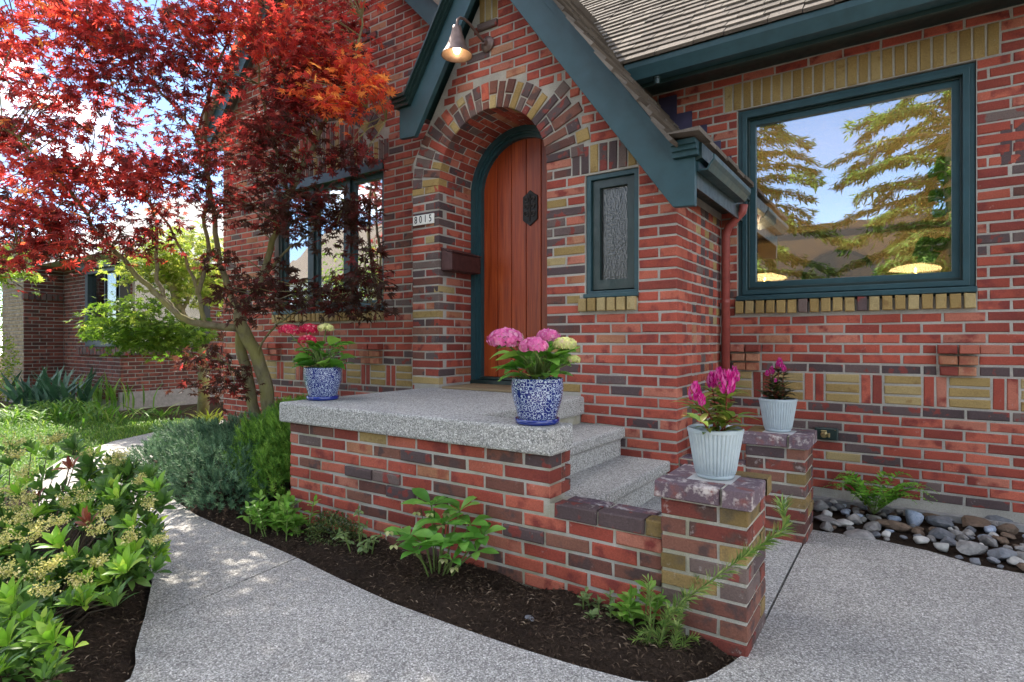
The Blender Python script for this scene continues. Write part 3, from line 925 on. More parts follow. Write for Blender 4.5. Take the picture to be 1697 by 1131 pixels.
# side gutter of the entry roof and its downspout
f = MB()
sg = [(-.985, 2.075), (-.925, 2.075), (-.905, 2.11), (-.888, 2.13), (-.888, 2.158), (-.896, 2.158), (-.896, 2.135), (-.912, 2.115), (-.930, 2.083), (-.978, 2.083), (-.978, 2.155), (-.985, 2.155)]
f.plate(sg, [], XZ, YB1, 4.27)
f.build('side_gutter', M['teal'], house)
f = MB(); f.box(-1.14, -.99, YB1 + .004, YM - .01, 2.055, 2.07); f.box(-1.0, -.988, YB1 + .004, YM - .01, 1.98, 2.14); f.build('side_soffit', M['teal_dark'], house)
f = MB(); f.tube([(-.955, 4.36, 2.08), (-.965, 4.365, 2.03), (-1.07, 4.41, 1.94), (-1.095, 4.425, 1.88), (-1.095, 4.425, .02)], .030, 14)
dsp = f.build('downspout', M['rust_paint'], house, smooth=True)
for z in (1.395, .5):
    f = MB(); f.lathe([(.033, -.012), (.033, .012)], 14, (-1.095, 4.425, z)); f.box(-1.15, -1.09, 4.42, 4.435, z - .012, z + .012)
    f.build('pipe_bracket', M['rust_paint'], dsp)
# stepped flashing
for (px, py, w_) in ((1092, 165, .150), (1122, 190, .122), (1147, 212, .118), (1172, 238, .106), (1195, 262, .080), (1213, 290, .040)):
    p = on_y(px, py, YM - .006)
    f = MB(); f.box(p.x, p.x + w_ - .004, YM - .010, YM - .003, min(p.z - .30, roofR(p.x) - .05), p.z)
    f.build('flashing', M['flash'], house)
# shingles
SH = []
def lay_shingles(O, U, Sv, width, length, mat_rows=None, ex=.118):
    U = Vector(U); Sv = Vector(Sv).normalized(); Nn = U.cross(Sv).normalized()
    r_ = 0; s = -.015
    while s < length:
        x = -random.uniform(0, .2)
        while x < width:
            L = random.choice((.14, .17, .20, .24, .27))
            if x + L > width + .02 or x < -.1 and width < 3: x += .05; continue
            c = Vector(O) + U * (x + L / 2) + Sv * (s + random.choice((-.008, 0, 0, .010)))
            SH.append((c, U, Sv, Nn, L))
            x += L + .004
        s += ex; r_ += 1
lay_shingles((-3.2, YR0 - .02, ZR0), (1, 0, 0), (0, 1, TP), 6.8, 3.3)
lay_shingles((-1.085, YB0 - .085, roofR(-1.085) + .004), (0, 1, 0), (ax + 1.085, 0, roofR(ax) - roofR(-1.085)), 2.1, 2.32)
lay_shingles((-.935, YB0 - .085, 2.238), (0, 1, 0), (-.15, 0, .012), 2.1, .10)
lay_shingles((-3.35, 5.4, 3.032), (0, -1, 0), (ax + 3.37, 0, (roofL(ax) - 3.035)), 2.06, 1.36)
_sm = {}
def shingle_mesh(L):
    if L not in _sm:
        l = L / 2 - .001
        mb = MB(); mb.add([(-l, 0, .002), (l, 0, .002), (l, 0, .026), (-l, 0, .026), (-l, .18, -.004), (l, .18, -.004), (l, .18, .002), (-l, .18, .002)],
                          [(0,1,2,3), (3,2,6,7), (1,5,6,2), (4,0,3,7), (4,5,1,0)])
        _sm[L] = mb.mesh('shingle', M['shingle'])
    return _sm[L]
roof_part = bpy.data.objects.get('main_roof_deck')
sc_ = []
for i, (c, U, Sv, Nn, L) in enumerate(SH):
    p = proj(c); a = 0
    if p and -5 < p[0] < 1700 and -5 < p[1] < 350:
        q = [proj(c + U * sx * L / 2 + Sv * sv) for sx, sv in ((-1, 0), (1, 0), (1, .118), (-1, .118))]
        if all(q): a = abs(sum(q[k][0] * q[(k+1) % 4][1] - q[(k+1) % 4][0] * q[k][1] for k in range(4))) / 2
    sc_.append((a, i))
sc_.sort(reverse=True)
rest = MB()
for rank, (a, i) in enumerate(sc_):
    c, U, Sv, Nn, L = SH[i]
    m = Matrix((U, Sv, Nn)).transposed().to_4x4() @ Matrix.Rotation(random.uniform(-.012, .012), 4, 'Z') @ Matrix.Rotation(random.uniform(0, .03), 4, 'X')
    m.translation = c + Nn * random.uniform(-.002, .003)
    if rank < 300 and a > 20: place('shingle', shingle_mesh(L), m, roof_part)
    else:
        me = shingle_mesh(L)
        rest.add([m @ v.co for v in me.vertices], [tuple(p.vertices) for p in me.polygons], random.random())
rest.build('shingle_courses', M['shingle'], roof_part, kind='stuff')
# ---- left gable roof and barge boards
apx, apz = -4.895, RL(-4.895)
for sgn in (1, -1):
    xe = XG1 + .35 if sgn > 0 else XG0 - .28
    zl = (4.11 - 1.05 * (xe + 3.649)) if sgn > 0 else (4.017 + 1.04 * (xe + 6.255))
    a = [(apx, apz), (xe, zl), (xe, zl + .27), (apx, apz + .27)]
    f = MB(); f.plate(a if sgn < 0 else a[::-1], [], XZ, YL - .13, YL - .09); f.build('barge_board', M['teal'], house)
    a = [(apx, apz + .25), (xe, zl + .25), (xe, zl + .36), (apx, apz + .36)]
    f = MB(); f.plate(a if sgn < 0 else a[::-1], [], XZ, YL - .19, 9.6); f.build('gable_roof_deck', M['shingle'], house)

# ================================================================ stoop: slab, steps, brick cheek walls
stoop = thing('front_stoop', 'raised pebble concrete stoop on red brick walls with side steps', 'stoop', (-2.2, 2.2, 0))
SX0, SX1, SXB = -3.16, -1.235, -1.775
SYF, SYC = 2.115, 2.315
ZT, ZB = .728, .608
f = MB(); f.plate([(SX0, SYF), (SX1, SYF), (SX1, SYC), (SXB, SYC), (SXB, 3.485), (AX + AR, 3.485), (AX + AR, 3.90), (AX - AR, 3.90), (AX - AR, 3.485), (SX0, 3.485)][::-1], [], XY, ZT, ZB)
f.build('porch_slab', M['slab'], stoop, bevel=.014)
f = MB()
f.box(SX0 + .05 + REC, SX1 - .035 - REC, 2.16 + REC, SYC - .01, -.1, ZB)
f.box(SX0 + .05 + REC, SXB - .03, SYC - .012, 3.47, -.1, ZB - .002)
f.box(SX1 - .035 - REC + .0005, -.74, 2.16 + REC, SYC + .01 - REC, -.1, .395)
f.box(XE1 - .1, -.74, 3.49 + REC, 3.66, -.1, .385)
f.build('masonry_core', M['mortar_moss'], stoop)
for xe, zt in ((-1.477, .548), (-1.183, .368), (-.888, .186)):
    f = MB(); f.plate([(-1.85, zt - .19), (xe - .03, zt - .19), (xe - .03, zt - .075), (xe, zt - .062), (xe, zt), (-1.85, zt)], [], XZ, SYC + .004, 3.468)
    f.build('step', M['slab'], stoop, bevel=.012)
SB = BRICKS; BRICKS = []
fst = face_y('stoop', 2.16)
def stoop_w(a, z):
    return [('red', 72), ('brown', 14), ('dark', 8), ('tan', 2), ('orange', 5)]
for k in range(10):
    z = ZB - COURSE * (k + .5)
    if z < -.06: break
    hi = SX1 - .035 if k < 3 else -.77
    def put(a, zc, L, H, typ, e0, e1, k=k):
        if k == 3 and a > SX1 - .02: return
        pr = .012 if typ == 'dark' and random.random() < .6 else 0.0
        fst(a, zc, L, H, typ, proud=pr, D=.10 if (e0 or e1) else .05)
    lay_row('stoop', [(SX0 + .05, hi)], z, SX0 + .02 + (PITCH / 2 if k % 2 else 0), put, stoop_w)
fsx = face_x('stoop', SX1 - .035)
for k in range(3):
    z = ZB - COURSE * (k + .5)
    fsx(2.16 + .106 + .045, z, .08, COURSE - JOINT, 'wred')
fcap = face_y('stoop', 2.152, 'cap_brick')
for i, x in enumerate((-1.145, -.94, -.80)):
    wd = .195 if i < 2 else .07
    fcap(x, .374, wd, .062, 'wdark' if i < 2 else 'wtan', D=.075)
for i, x in enumerate((-1.13, -.92)):
    brick('stoop', (x, 2.152 + .12, .405), (1, 0, 0), (0, 1, 0), (0, 0, -1), .19, .07, .03, 'cap', 'cap_brick')
fst2 = face_y('stoop', 3.49)
for k in range(6):
    z = .385 - COURSE * (k + .5)
    lay_row('stoop', [(XE1 + .01, -.765)], z, -.95 + (PITCH / 2 if k % 2 else 0), lambda a, zc, L, H, t, e0, e1: fst2(a, zc, L, H, t), [('red', 5), ('dark', 5)])
for x in (-1.04, -.85): brick('stoop', (x, 3.57, .392), (1, 0, 0), (0, 1, 0), (0, 0, -1), .18, .13, .03, 'cap', 'cap_brick')
# left end of the stoop faces -X
for k in range(9):
    z = ZB - COURSE * (k + .5)
    y_ = 2.16 + (.106 if k % 2 else .053)
    while y_ < 3.40:
        brick('stoop', (SX0 + .05, y_ + .10, z), (0, -1, 0), (0, 0, 1), (1, 0, 0), .205, COURSE - JOINT, .05, pick(stoop_w(0, 0))); y_ += PITCH
emit(BRICKS, {'stoop': stoop}, 300)
BRICKS = []
# ================================================================ pillars
def pillar(x0, y0, label):
    W = .311; x1, y1 = x0 + W, y0 + W; top = .578
    t = thing('brick_pillar', label, 'pillar', ((x0 + x1) / 2, (y0 + y1) / 2, 0), 'pillars flanking the steps')
    f = MB(); f.box(x0 + REC, x1 - REC, y0 + REC, y1 - REC, -.1, top - .006); f.build('mortar_core', M['mortar_moss'], t)
    out = []
    def four(z, H, o, L, D, flip, wts, nm):
        a0, a1, b0, b1 = x0 - o, x1 + o, y0 - o, y1 + o
        for side in range(4):
            typ = pick(wts)
            if side == 0: c = (a0 + L/2 if not flip else a1 - L/2, b0, z); fr = ((1,0,0), (0,1,0))
            if side == 1: c = (a1, b0 + L/2 if not flip else b1 - L/2, z); fr = ((0,1,0), (-1,0,0))
            if side == 2: c = (a1 - L/2 if not flip else a0 + L/2, b1, z); fr = ((-1,0,0), (0,-1,0))
            if side == 3: c = (a0, b1 - L/2 if not flip else b0 + L/2, z); fr = ((0,-1,0), (1,0,0))
            out.append(('p', Vector(c), Vector(fr[0]), Vector((0, 0, 1)), Vector(fr[1]), L, H, D, typ, nm))
    W8 = [('wred', 34), ('wdark', 26), ('wtan', 22), ('brown', 20)]
    four(top - .033, .062, .019, .236, .100, False, [('cap', 5), ('wdark', 2), ('wtan', 3)], 'cap_brick')
    k = 0; z = top - .0667 - COURSE / 2
    while z > -.05:
        four(z, COURSE - JOINT, 0.0, .205, .095, bool(k % 2), W8, 'brick'); k += 1; z -= COURSE
    emit(out, {'p': t}, 300)
    f = MB(); f.box(x0 + .075, x1 - .075, y0 + .075, y1 - .075, top - .02, top - .0015); f.build('cap_mortar', mortar_mat('cap_mortar_pale', (.55, .54, .53)), t)
    return t
pillar(-.762, 2.12, 'short brick pillar nearest the camera, mossy and wrapped by a leaning green sprig')
pillar(-.755, 3.485, 'short brick pillar against the house wall beside the downspout')
# ================================================================ fittings on the house
def text_mesh(txt, size, ext):
    c = bpy.data.curves.new('t', 'FONT'); c.body = txt; c.size = size; c.extrude = ext; c.align_x = 'CENTER'; c.align_y = 'CENTER'; c.space_character = 1.15
    o = bpy.data.objects.new('t', c); col.objects.link(o); bpy.context.view_layer.update()
    me = bpy.data.meshes.new_from_object(o.evaluated_get(bpy.context.evaluated_depsgraph_get()))
    bpy.data.objects.remove(o); return me
np_ = thing('house_number_plaque', 'white house number plaque reading 8015 left of the arch', 'sign', (-3.216, YE, 2.04))
f = MB(); f.box(-3.329, -3.103, YE - .016, YE - .002, 2.040, 2.120); f.build('plate', simple('plaque_white', (.80, .78, .72), .4, .5, var=.05), np_, bevel=.004)
for i, ch in enumerate('8015'):
    me = text_mesh(ch, .082, .0015)
    me.materials.clear(); me.materials.append(M['iron'])
    mm = Matrix.Translation((-3.216 + (i - 1.5) * .052, YE - .0165, 2.080)) @ Matrix.Rotation(R(90), 4, 'X') @ Matrix.Diagonal((.78, 1, 1, 1))
    place('numeral', me, mm, np_)
# wall lamp
lamp = thing('wall_lamp', 'lit gooseneck barn lamp with pewter cone shade above the arch', 'lamp', (-2.573, YE, 3.31))
metal = simple('aged_bronze', (.20, .135, .115), .45, .5, metal=.6, var=.2)
LX, LY = -2.573, 3.105
f = MB(); f.lathe([(.0, 0), (.058, 0), (.058, .012), (.045, .02), (.022, .03), (.018, .055), (0, .055)], 28)
me = f.mesh('backplate', metal, False); place('backplate', me, Matrix.Translation((LX, YE - .003, 3.312)) @ Matrix.Rotation(R(90), 4, 'X'), lamp)
pts = [(LX, YE - .05, 3.312), (LX, YE - .10, 3.322), (LX, YE - .16, 3.345), (LX, YE - .22, 3.366), (LX, YE - .28, 3.375), (LX, YE - .33, 3.362), (LX, LY + .008, 3.335), (LX, LY, 3.30), (LX, LY, 3.25)]
f = MB(); f.tube(pts, .0095, 10); f.build('arm', metal, lamp, smooth=True)
f = MB(); f.lathe([(.012, .20), (.030, .195), (.034, .172), (.036, .165), (.038, .150), (.060, .085), (.085, .030), (.106, .0), (.109, -.006), (.104, -.004), (.082, .028), (.056, .083), (.034, .148), (.0, .150)], 36, (LX, LY, 3.088))
f.build('shade', metal, lamp, smooth=True)
t_ = NT('lamp_glow'); em = t_.n('ShaderNodeEmission', Color=(1.0, .72, .34, 1), Strength=4.0); M['glow'] = t_.done(em.outputs[0])
f = MB(); f.lathe([(.0, -.03), (.018, -.024), (.028, 0), (.022, .028), (.012, .05), (0, .05)], 18, (LX, LY, 3.125)); f.build('bulb', M['glow'], lamp, smooth=True)
ld = bpy.data.lights.new('lamp_bulb_light', 'POINT'); ld.energy = .12; ld.color = (1, .72, .4); ld.shadow_soft_size = .03
lo = bpy.data.objects.new('lamp_bulb_light', ld); lo.location = (LX, LY, 3.075); col.objects.link(lo)
# mailbox on the arch jamb
mb_ = thing('mailbox', 'small brown metal mailbox mounted inside the arched entry', 'mailbox', (-3.055, 3.68, 1.66))
brown = simple('brown_metal', (.085, .035, .032), .45, .5, metal=.35, var=.2)
x0 = AX - AR
f = MB(); f.plate([(x0 + .001, 1.662), (x0 + .115, 1.662), (x0 + .115, 1.795), (x0 + .001, 1.835)], [], lambda u, v, d: (u, d, v), 3.495, 3.865); f.build('body', brown, mb_, bevel=.004)
f = MB(); f.plate([(x0 - .0, 1.838), (x0 + .122, 1.797), (x0 + .126, 1.806), (x0 - .0, 1.850)], [], XZ, 3.487, 3.873); f.build('lid', brown, mb_, bevel=.002)
f = MB(); f.box(x0 + .115, x0 + .1165, 3.60, 3.82, 1.685, 1.765); f.build('front_panel', brown, mb_, bevel=.001)
# outlet box with a brass tap on the main wall
ob = thing('tap_box', 'dark green wall box with a small brass tap near the pillar', 'tap', (-.443, YM, .43))
f = MB(); f.box(-.516, -.372, YM - .035, YM - .001, .424, .508); f.build('cover', M['teal_dark'], ob, bevel=.008)
brass = simple('worn_brass', (.42, .33, .16), .35, .5, metal=.85, var=.2)
f = MB(); f.lathe([(.022, 0), (.022, .012), (.012, .016), (.010, .04), (.014, .044), (.014, .056)], 18); me = f.mesh('tap', brass)
place('tap_spout', me, Matrix.Translation((-.455, YM - .035, .462)) @ Matrix.Rotation(R(90), 4, 'X'), ob)
f = MB(); f.box(-.472, -.438, YM - .075, YM - .06, .485, .495); f.box(-.430, -.418, YM - .08, YM - .05, .448, .476); f.build('tap_handle', brass, ob, bevel=.003)
f = MB()
for x, z in ((-.39, .494), (-.503, .44)): f.lathe([(.004, 0), (.004, .002)], 8, (x, YM - .036, z))
f.build('screw', brass, ob)
# doormat
t_ = NT('coir'); M['coir'] = t_.done(t_.bsdf(t_.ramp(t_.noise(300, 4, .8), [(.3, (.22, .15, .08)), (.7, (.46, .35, .21))]), 1., t_.bump(t_.noise(300, 3, .8), 1., .01), .1))
f = MB(); f.box(-2.99, -2.17, 3.42, 3.82, ZT + .0005, ZT + .018); f.build('doormat', M['coir'], None, bevel=.006, label='plain tan coir doormat on the porch slab before the door', cat='doormat')

# ================================================================ room behind the picture window
warm = simple('room_plaster', (.55, .40, .22), .8, .2, var=.05)
f = MB(); f.box(-2.6, 3.0, 7.6, 7.7, .4, 3.2); f.box(-2.7, -2.6, 4.76, 7.7, .4, 3.2); f.box(3.0, 3.1, 4.76, 7.7, .4, 3.2); f.box(-2.6, 3.0, 4.76, 7.6, .35, .4); f.box(-2.6, 3.0, 4.76, 7.6, 2.98, 3.04)
rm = f.build('living_room', warm, house)
f = MB(); f.box(-2.6, 3.0, 7.55, 7.6, 2.30, 2.36); f.build('picture_rail', simple('dark_wood', (.05, .025, .012), .5), rm)
mir = thing('wall_mirror', 'arched black framed mirror seen through the picture window', 'mirror', (-.63, 7.5, 1.4))
f = MB()
pts = [(-.63 + .36 * math.cos(t), 7.54, 1.80 + .32 * math.sin(t)) for t in np.linspace(math.pi, 0, 24)]
f.tube([(-.99, 7.54, 1.2)] + pts + [(-.27, 7.54, 1.2)], .022, 8); f.build('frame', M['iron'], mir)
f = MB(); f.plate([(-.98, 1.2)] + [(p[0], p[2]) for p in pts] + [(-.28, 1.2)], [], XZ, 7.545, 7.555); f.build('mirror_glass', simple('mirror', (.5, .5, .5), .08, .5, metal=1.0), mir)
t_ = NT('lit_shade'); em = t_.n('ShaderNodeEmission', Color=(1., .62, .25, 1), Strength=1.1); M['lit_shade'] = t_.done(em.outputs[0])
def table_lamp(x, y, zt, r, label):
    t = thing('table_lamp', label, 'lamp', (x, y, .7), 'table lamps in the room')
    f = MB(); f.lathe([(r, zt - .0), (r * .96, zt + .018), (r * .4, zt + .05)], 28, (x, y, 0), close=False); f.build('lamp_shade', M['lit_shade'], t, smooth=True)
    f = MB(); f.lathe([(.07, .98), (.075, 1.05), (.03, 1.2), (.05, 1.35), (.012, 1.5), (.012, zt + .02)], 18, (x, y, 0)); f.build('lamp_base', brass, t, smooth=True)
    f = MB(); f.box(x - .3, x + .3, y - .2, y + .2, .93, .98); 
    for dx in (-.26, .26):
        for dy in (-.16, .16): f.box(x + dx - .02, x + dx + .02, y + dy - .02, y + dy + .02, .4, .93)
    f.build('side_table', simple('table_wood', (.12, .05, .02), .4), None, bevel=.004, label='wooden side table under the ' + label.split(' ')[0] + ' lit lamp indoors', cat='table', group='side tables in the room')
    l = bpy.data.lights.new('table_lamp_light', 'POINT'); l.energy = 8; l.color = (1, .74, .42); l.shadow_soft_size = .02
    o = bpy.data.objects.new('table_lamp_light', l); o.location = (x, y, zt + .035); col.objects.link(o)
table_lamp(-1.16, 6.2, 1.72, .20, 'left lit table lamp seen low in the picture window')
table_lamp(.08, 6.5, 1.755, .20, 'right lit table lamp seen below the houseplant leaves')
M['glass_dim'] = glass('neighbour_glass', .22, wav=.05)
# ================================================================ neighbour's house
nb = thing('neighbour_house', 'dark red brick house with corner window and pale roof, next door', 'house', (-12, 5, 0))
NX, NY, NXL = -10.85, 4.32, -13.3
f = MB()
f.plate([(NXL, -.1), (NX - REC, -.1), (NX - REC, 2.55), (NXL, 2.55)], [[(-12.25, 1.0), (-10.98, 1.0), (-10.98, 2.40), (-12.25, 2.40)]], XZ, NY + REC, NY + .2)
f.plate([(NY + .201, -.1), (11, -.1), (11, 2.55), (NY + .201, 2.55)], [[(NY + .22, 1.0), (NY + 1.5, 1.0), (NY + 1.5, 2.40), (NY + .22, 2.40)]], YZ, NX - REC, NX - .2)
f.box(NXL - 1.2, NXL - REC, 3.72 + REC, 5.0, -.1, 3.0)
f.box(NXL - 4, NXL, 5.0, 11, -.1, 2.55)
nbw = f.build('wall', mortar_mat('neighbour_mortar', (.30, .28, .26)), nb)
rest = {}
def nput(c, right, inward, L, H, typ='nred', D=.04):
    mb = rest.setdefault(typ, MB()); m = bmatrix(Vector(c), Vector(right), Vector((0, 0, 1)), Vector(inward))
    vs, fs = brick_vf(L, H, D); mb.add([m @ Vector(v) for v in vs], fs, random.random())
for k, z in rows(0.02, 3.0):
    def p1(a, zc, L, H, t, e0, e1): nput((a, NY, zc), (1, 0, 0), (0, 1, 0), L, H)
    def p2(a, zc, L, H, t, e0, e1): nput((NX, a, zc), (0, 1, 0), (-1, 0, 0), L, H)
    def p3(a, zc, L, H, t, e0, e1): nput((NXL, a, zc), (0, 1, 0), (-1, 0, 0), L, H)
    def p4(a, zc, L, H, t, e0, e1): nput((a, 3.72, zc), (1, 0, 0), (0, 1, 0), L, H, 'ntan')
    ph = PITCH / 2 if k % 2 else 0
    if z < 2.5:
        lay_row('n', intervals(NXL, NX, [(-12.25, -10.98)] if 1.0 < z < 2.40 else []), z, ph, p1, 'red')
        if z > .24: lay_row('n', intervals(NY + .0, 9.0, [(NY + .18, NY + 1.5)] if 1.0 < z < 2.40 else []), z, ph + .1, p2, 'red')
    lay_row('n', [(3.72, 4.32)], z, ph + .05, p3, 'red')
    lay_row('n', [(NXL - 1.2, NXL - .01)], z, ph, p4, 'red')
M['ntan'] = brick_mat('brick_buff', [(0, (.27, .20, .12)), (1, (.36, .28, .18))], (.24, .16, .10))
for typ, mb in rest.items(): mb.build('brickwork', M[typ], nbw, kind='stuff')
f = MB(); f.box(NX - .02, NX + .03, NY - .03, 9.0, -.1, .24); f.build('foundation', simple('neighbour_footing', (.33, .30, .29), .9, .2, var=.15, bump=.4), nb)
for i in range(12): 
    x = -12.55 + i * .148
    f = MB(); f.box(x, x + .125, NY - .05, NY + .05, .86, .985); f.build('sill_brick', M['dark'], nbw, bevel=.003)
for i in range(14):
    y = NY + .02 + i * .13
    f = MB(); f.box(NX - .05, NX + .05, y, y + .11, .86, .985); f.build('sill_brick', M['dark'], nbw, bevel=.003)
for i in range(7):
    y = 3.70 + i * .088
    f = MB(); f.box(NXL - .05, NXL + .04, y, y + .074, 1.86, 1.985); f.build('ledge_brick', M['dark'], nbw, bevel=.003)
f = MB(); ring_plate(f, -12.25, -10.86, 1.0, 2.40, .11, NY - .02, NY + .12); f.box(-12.4, -10.75, NY - .10, NY + .05, 2.36, 2.56); nw = f.build('corner_window', simple('slate_paint', (.035, .055, .075), .4), nb, bevel=.005)
f = MB(); f.box(-12.3, -11.05, NY + .21, NY + .6, .9, 2.5); f.box(-11.6, NX - .21, NY + .61, NY + 1.6, .9, 2.5); f.build('black_fill', M['black'], nb)  # solid black blocks paint the unlit room behind the corner window
f = MB(); f.box(-12.14, -10.97, NY + .05, NY + .055, 1.10, 2.30); f.build('pane', M['glass_dim'], nw)
f = MB(); f.box(-12.14, -10.97, NY + .03, NY + .06, 1.66, 1.69); f.box(-11.57, -11.54, NY + .03, NY + .06, 1.1, 2.3); f.build('muntin', simple('dark_paint', (.02, .03, .04), .4), nw)
f = MB(); f.box(NX - .14, NX + .02, NY - .02, NY + .14, 1.0, 2.36); f.box(NX - .12, NX + .02, NY + 1.38, NY + 1.5, 1.0, 2.36); f.box(NX - .12, NX + .10, NY - .10, NY + 1.6, 2.362, 2.558); nw2 = f.build('corner_post', simple('black_paint', (.012, .016, .02), .4), nb, bevel=.005)
f = MB(); f.box(NX - .06, NX - .055, NY + .14, NY + 1.38, 1.0, 2.36); f.build('pane', M['glass_dim'], nw2)
f = MB()
f.add([(-10.35, 3.9, 2.50), (-10.35, 11.4, 2.50), (-13.2, 11.4, 4.25), (-13.2, 6.3, 4.25), (-17.4, 3.9, 2.50), (-17.4, 11.4, 2.50), (-13.5, 6.3, 4.25)],
      [(0,1,2,3), (0,3,6,4), (4,6,2,5), (0,4,5,1), (1,5,2)])
t_ = NT('pale_shingle'); v_ = t_.n('ShaderNodeSeparateXYZ', Vector=t_.P()).outputs[2]
wv = t_.math('FRACT', t_.math('MULTIPLY', v_, 13.0))
cc_ = t_.mix(1.0, t_.ramp(wv, [(0., .45), (.12, .9), (1., 1.)]), t_.ramp(t_.noise(7, 5, .7), [(.3, (.34, .33, .32)), (.7, (.50, .49, .47))]), 'MULTIPLY')
f.build('roof', t_.done(t_.bsdf(cc_, .9, None, .2)), nb)

# ================================================================ trees
M['bark'] = bark_mat('maple_bark', (.12, .10, .06), (.30, .26, .16), 26, (.26, .24, .08))
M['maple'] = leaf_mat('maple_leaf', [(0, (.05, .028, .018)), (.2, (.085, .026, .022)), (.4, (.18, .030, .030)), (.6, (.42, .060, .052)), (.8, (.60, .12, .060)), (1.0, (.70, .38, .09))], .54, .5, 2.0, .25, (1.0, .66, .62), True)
TREE = thing('japanese_maple', 'multi-stemmed red Japanese maple growing before the left gable', 'tree', (-4.97, 3.19, 0))
limbs = [
 ([(446,770,5.45), (447,700,5.42), (441,650,5.40), (427,595,5.36), (404,548,5.32), (396,520,5.3)], 0.0697, .055),
 ([(430,770,5.52), (425,700,5.52), (414,640,5.5), (400,580,5.46), (398,540,5.4), (396,515,5.34)], 0.0533, .045),
 ([(398,545,5.33), (350,540,5.25), (313,532,5.15), (290,518,5.1), (264,493,5.05), (226,456,4.95), (204,430,4.9), (162,388,4.8), (124,325,4.7), (75,279,4.6), (38,234,4.5), (5,215,4.45)], 0.0369, .008),
 ([(290,518,5.1), (270,490,5.1), (260,456,5.12), (260,395,5.15), (251,345,5.15), (215,315,5.1), (150,270,5.0)], 0.0246, .006),
 ([(340,538,5.24), (328,490,5.28), (320,463,5.3), (287,388,5.3), (260,350,5.3), (225,320,5.3)], 0.0246, .006),
 ([(328,490,5.28), (345,430,5.3), (338,360,5.32), (345,320,5.34), (330,240,5.36), (298,189,5.3), (241,128,5.2), (185,87,5.1), (124,49,5.0), (57,34,4.9), (0,40,4.8)], 0.0230, .006),
 ([(396,520,5.32), (385,490,5.34), (362,425,5.4), (354,350,5.44), (345,290,5.44), (340,210,5.4), (350,140,5.3), (380,60,5.2), (400,-30,5.1)], 0.0344, .007),
 ([(398,520,5.30), (412,495,5.28), (426,480,5.26), (449,414,5.2), (464,356,5.15), (490,302,5.1), (528,226,5.05), (543,192,5.02), (566,140,4.98), (588,94,4.95), (600,30,4.9)], 0.0394, .008),
 ([(478,325,5.12), (462,264,5.15), (437,181,5.2), (426,98,5.2), (430,10,5.2)], 0.0197, .006),
 ([(528,226,5.05), (500,180,5.08), (470,130,5.1), (440,95,5.1)], 0.0115, .004),
 ([(490,302,5.1), (500,262,5.1), (520,200,5.15), (530,150,5.15)], 0.0115, .004),
 ([(430,470,5.26), (470,420,5.1), (500,398,5.0), (540,370,4.9), (590,350,4.75)], 0.0148, .004),
 ([(427,600,5.36), (440,560,5.2), (470,530,5.0), (520,505,4.8), (580,500,4.6), (630,505,4.5)], 0.0131, .004),
 ([(415,640,5.5), (400,625,5.4), (370,600,5.25), (330,590,5.1)], 0.0148, .005),
 ([(326,232,5.36), (345,150,5.3), (340,128,5.3), (300,60,5.2), (270,-20,5.1)], 0.0131, .005),
 ([(566,140,4.98), (600,170,4.85), (640,200,4.75)], 0.0082, .003),
 ([(204,430,4.9), (150,430,4.75), (80,430,4.6), (30,420,4.5)], 0.0098, .004),
 ([(400,-30,5.1), (330,-120,5.0), (250,-200,4.9)], 0.0098, .004), ([(430,10,5.2), (470,-110,5.1), (520,-190,5.0)], 0.0098, .004),
]
def smooth_path(pts, sub=4):
    P_ = [np.array(p) for p in pts]; out = []
    for i in range(len(P_) - 1):
        p0 = P_[max(i-1, 0)]; p1 = P_[i]; p2 = P_[i+1]; p3 = P_[min(i+2, len(P_)-1)]
        for k in range(sub):
            t = k / sub
            out.append(.5 * ((2*p1) + (-p0+p2)*t + (2*p0-5*p1+4*p2-p3)*t*t + (-p0+3*p1-3*p2+p3)*t**3))
    out.append(P_[-1]); return out
limb_pts = []
for i, (pts, r0, r1) in enumerate(limbs):
    w_ = [tuple(at(*p)) for p in pts]
    if i < 2: w_[0] = (w_[0][0], w_[0][1], -.05)
    sp = smooth_path(w_)
    n_ = len(sp)
    sp = [Vector(p) + Vector((random.gauss(0, .006), random.gauss(0, .006), 0)) * (1 if 0 < k < n_-1 else 0) for k, p in enumerate(sp)]
    f = MB(); f.tube(sp, [r0 + (r1 - r0) * (k / (n_ - 1)) ** .8 for k in range(n_)], 9 if r0 > .03 else 6)
    f.build('trunk' if i < 2 else 'limb', M['bark'], TREE, smooth=True)
    limb_pts += [np.array(p) for p in sp[3:]]
limb_pts = np.array(limb_pts)
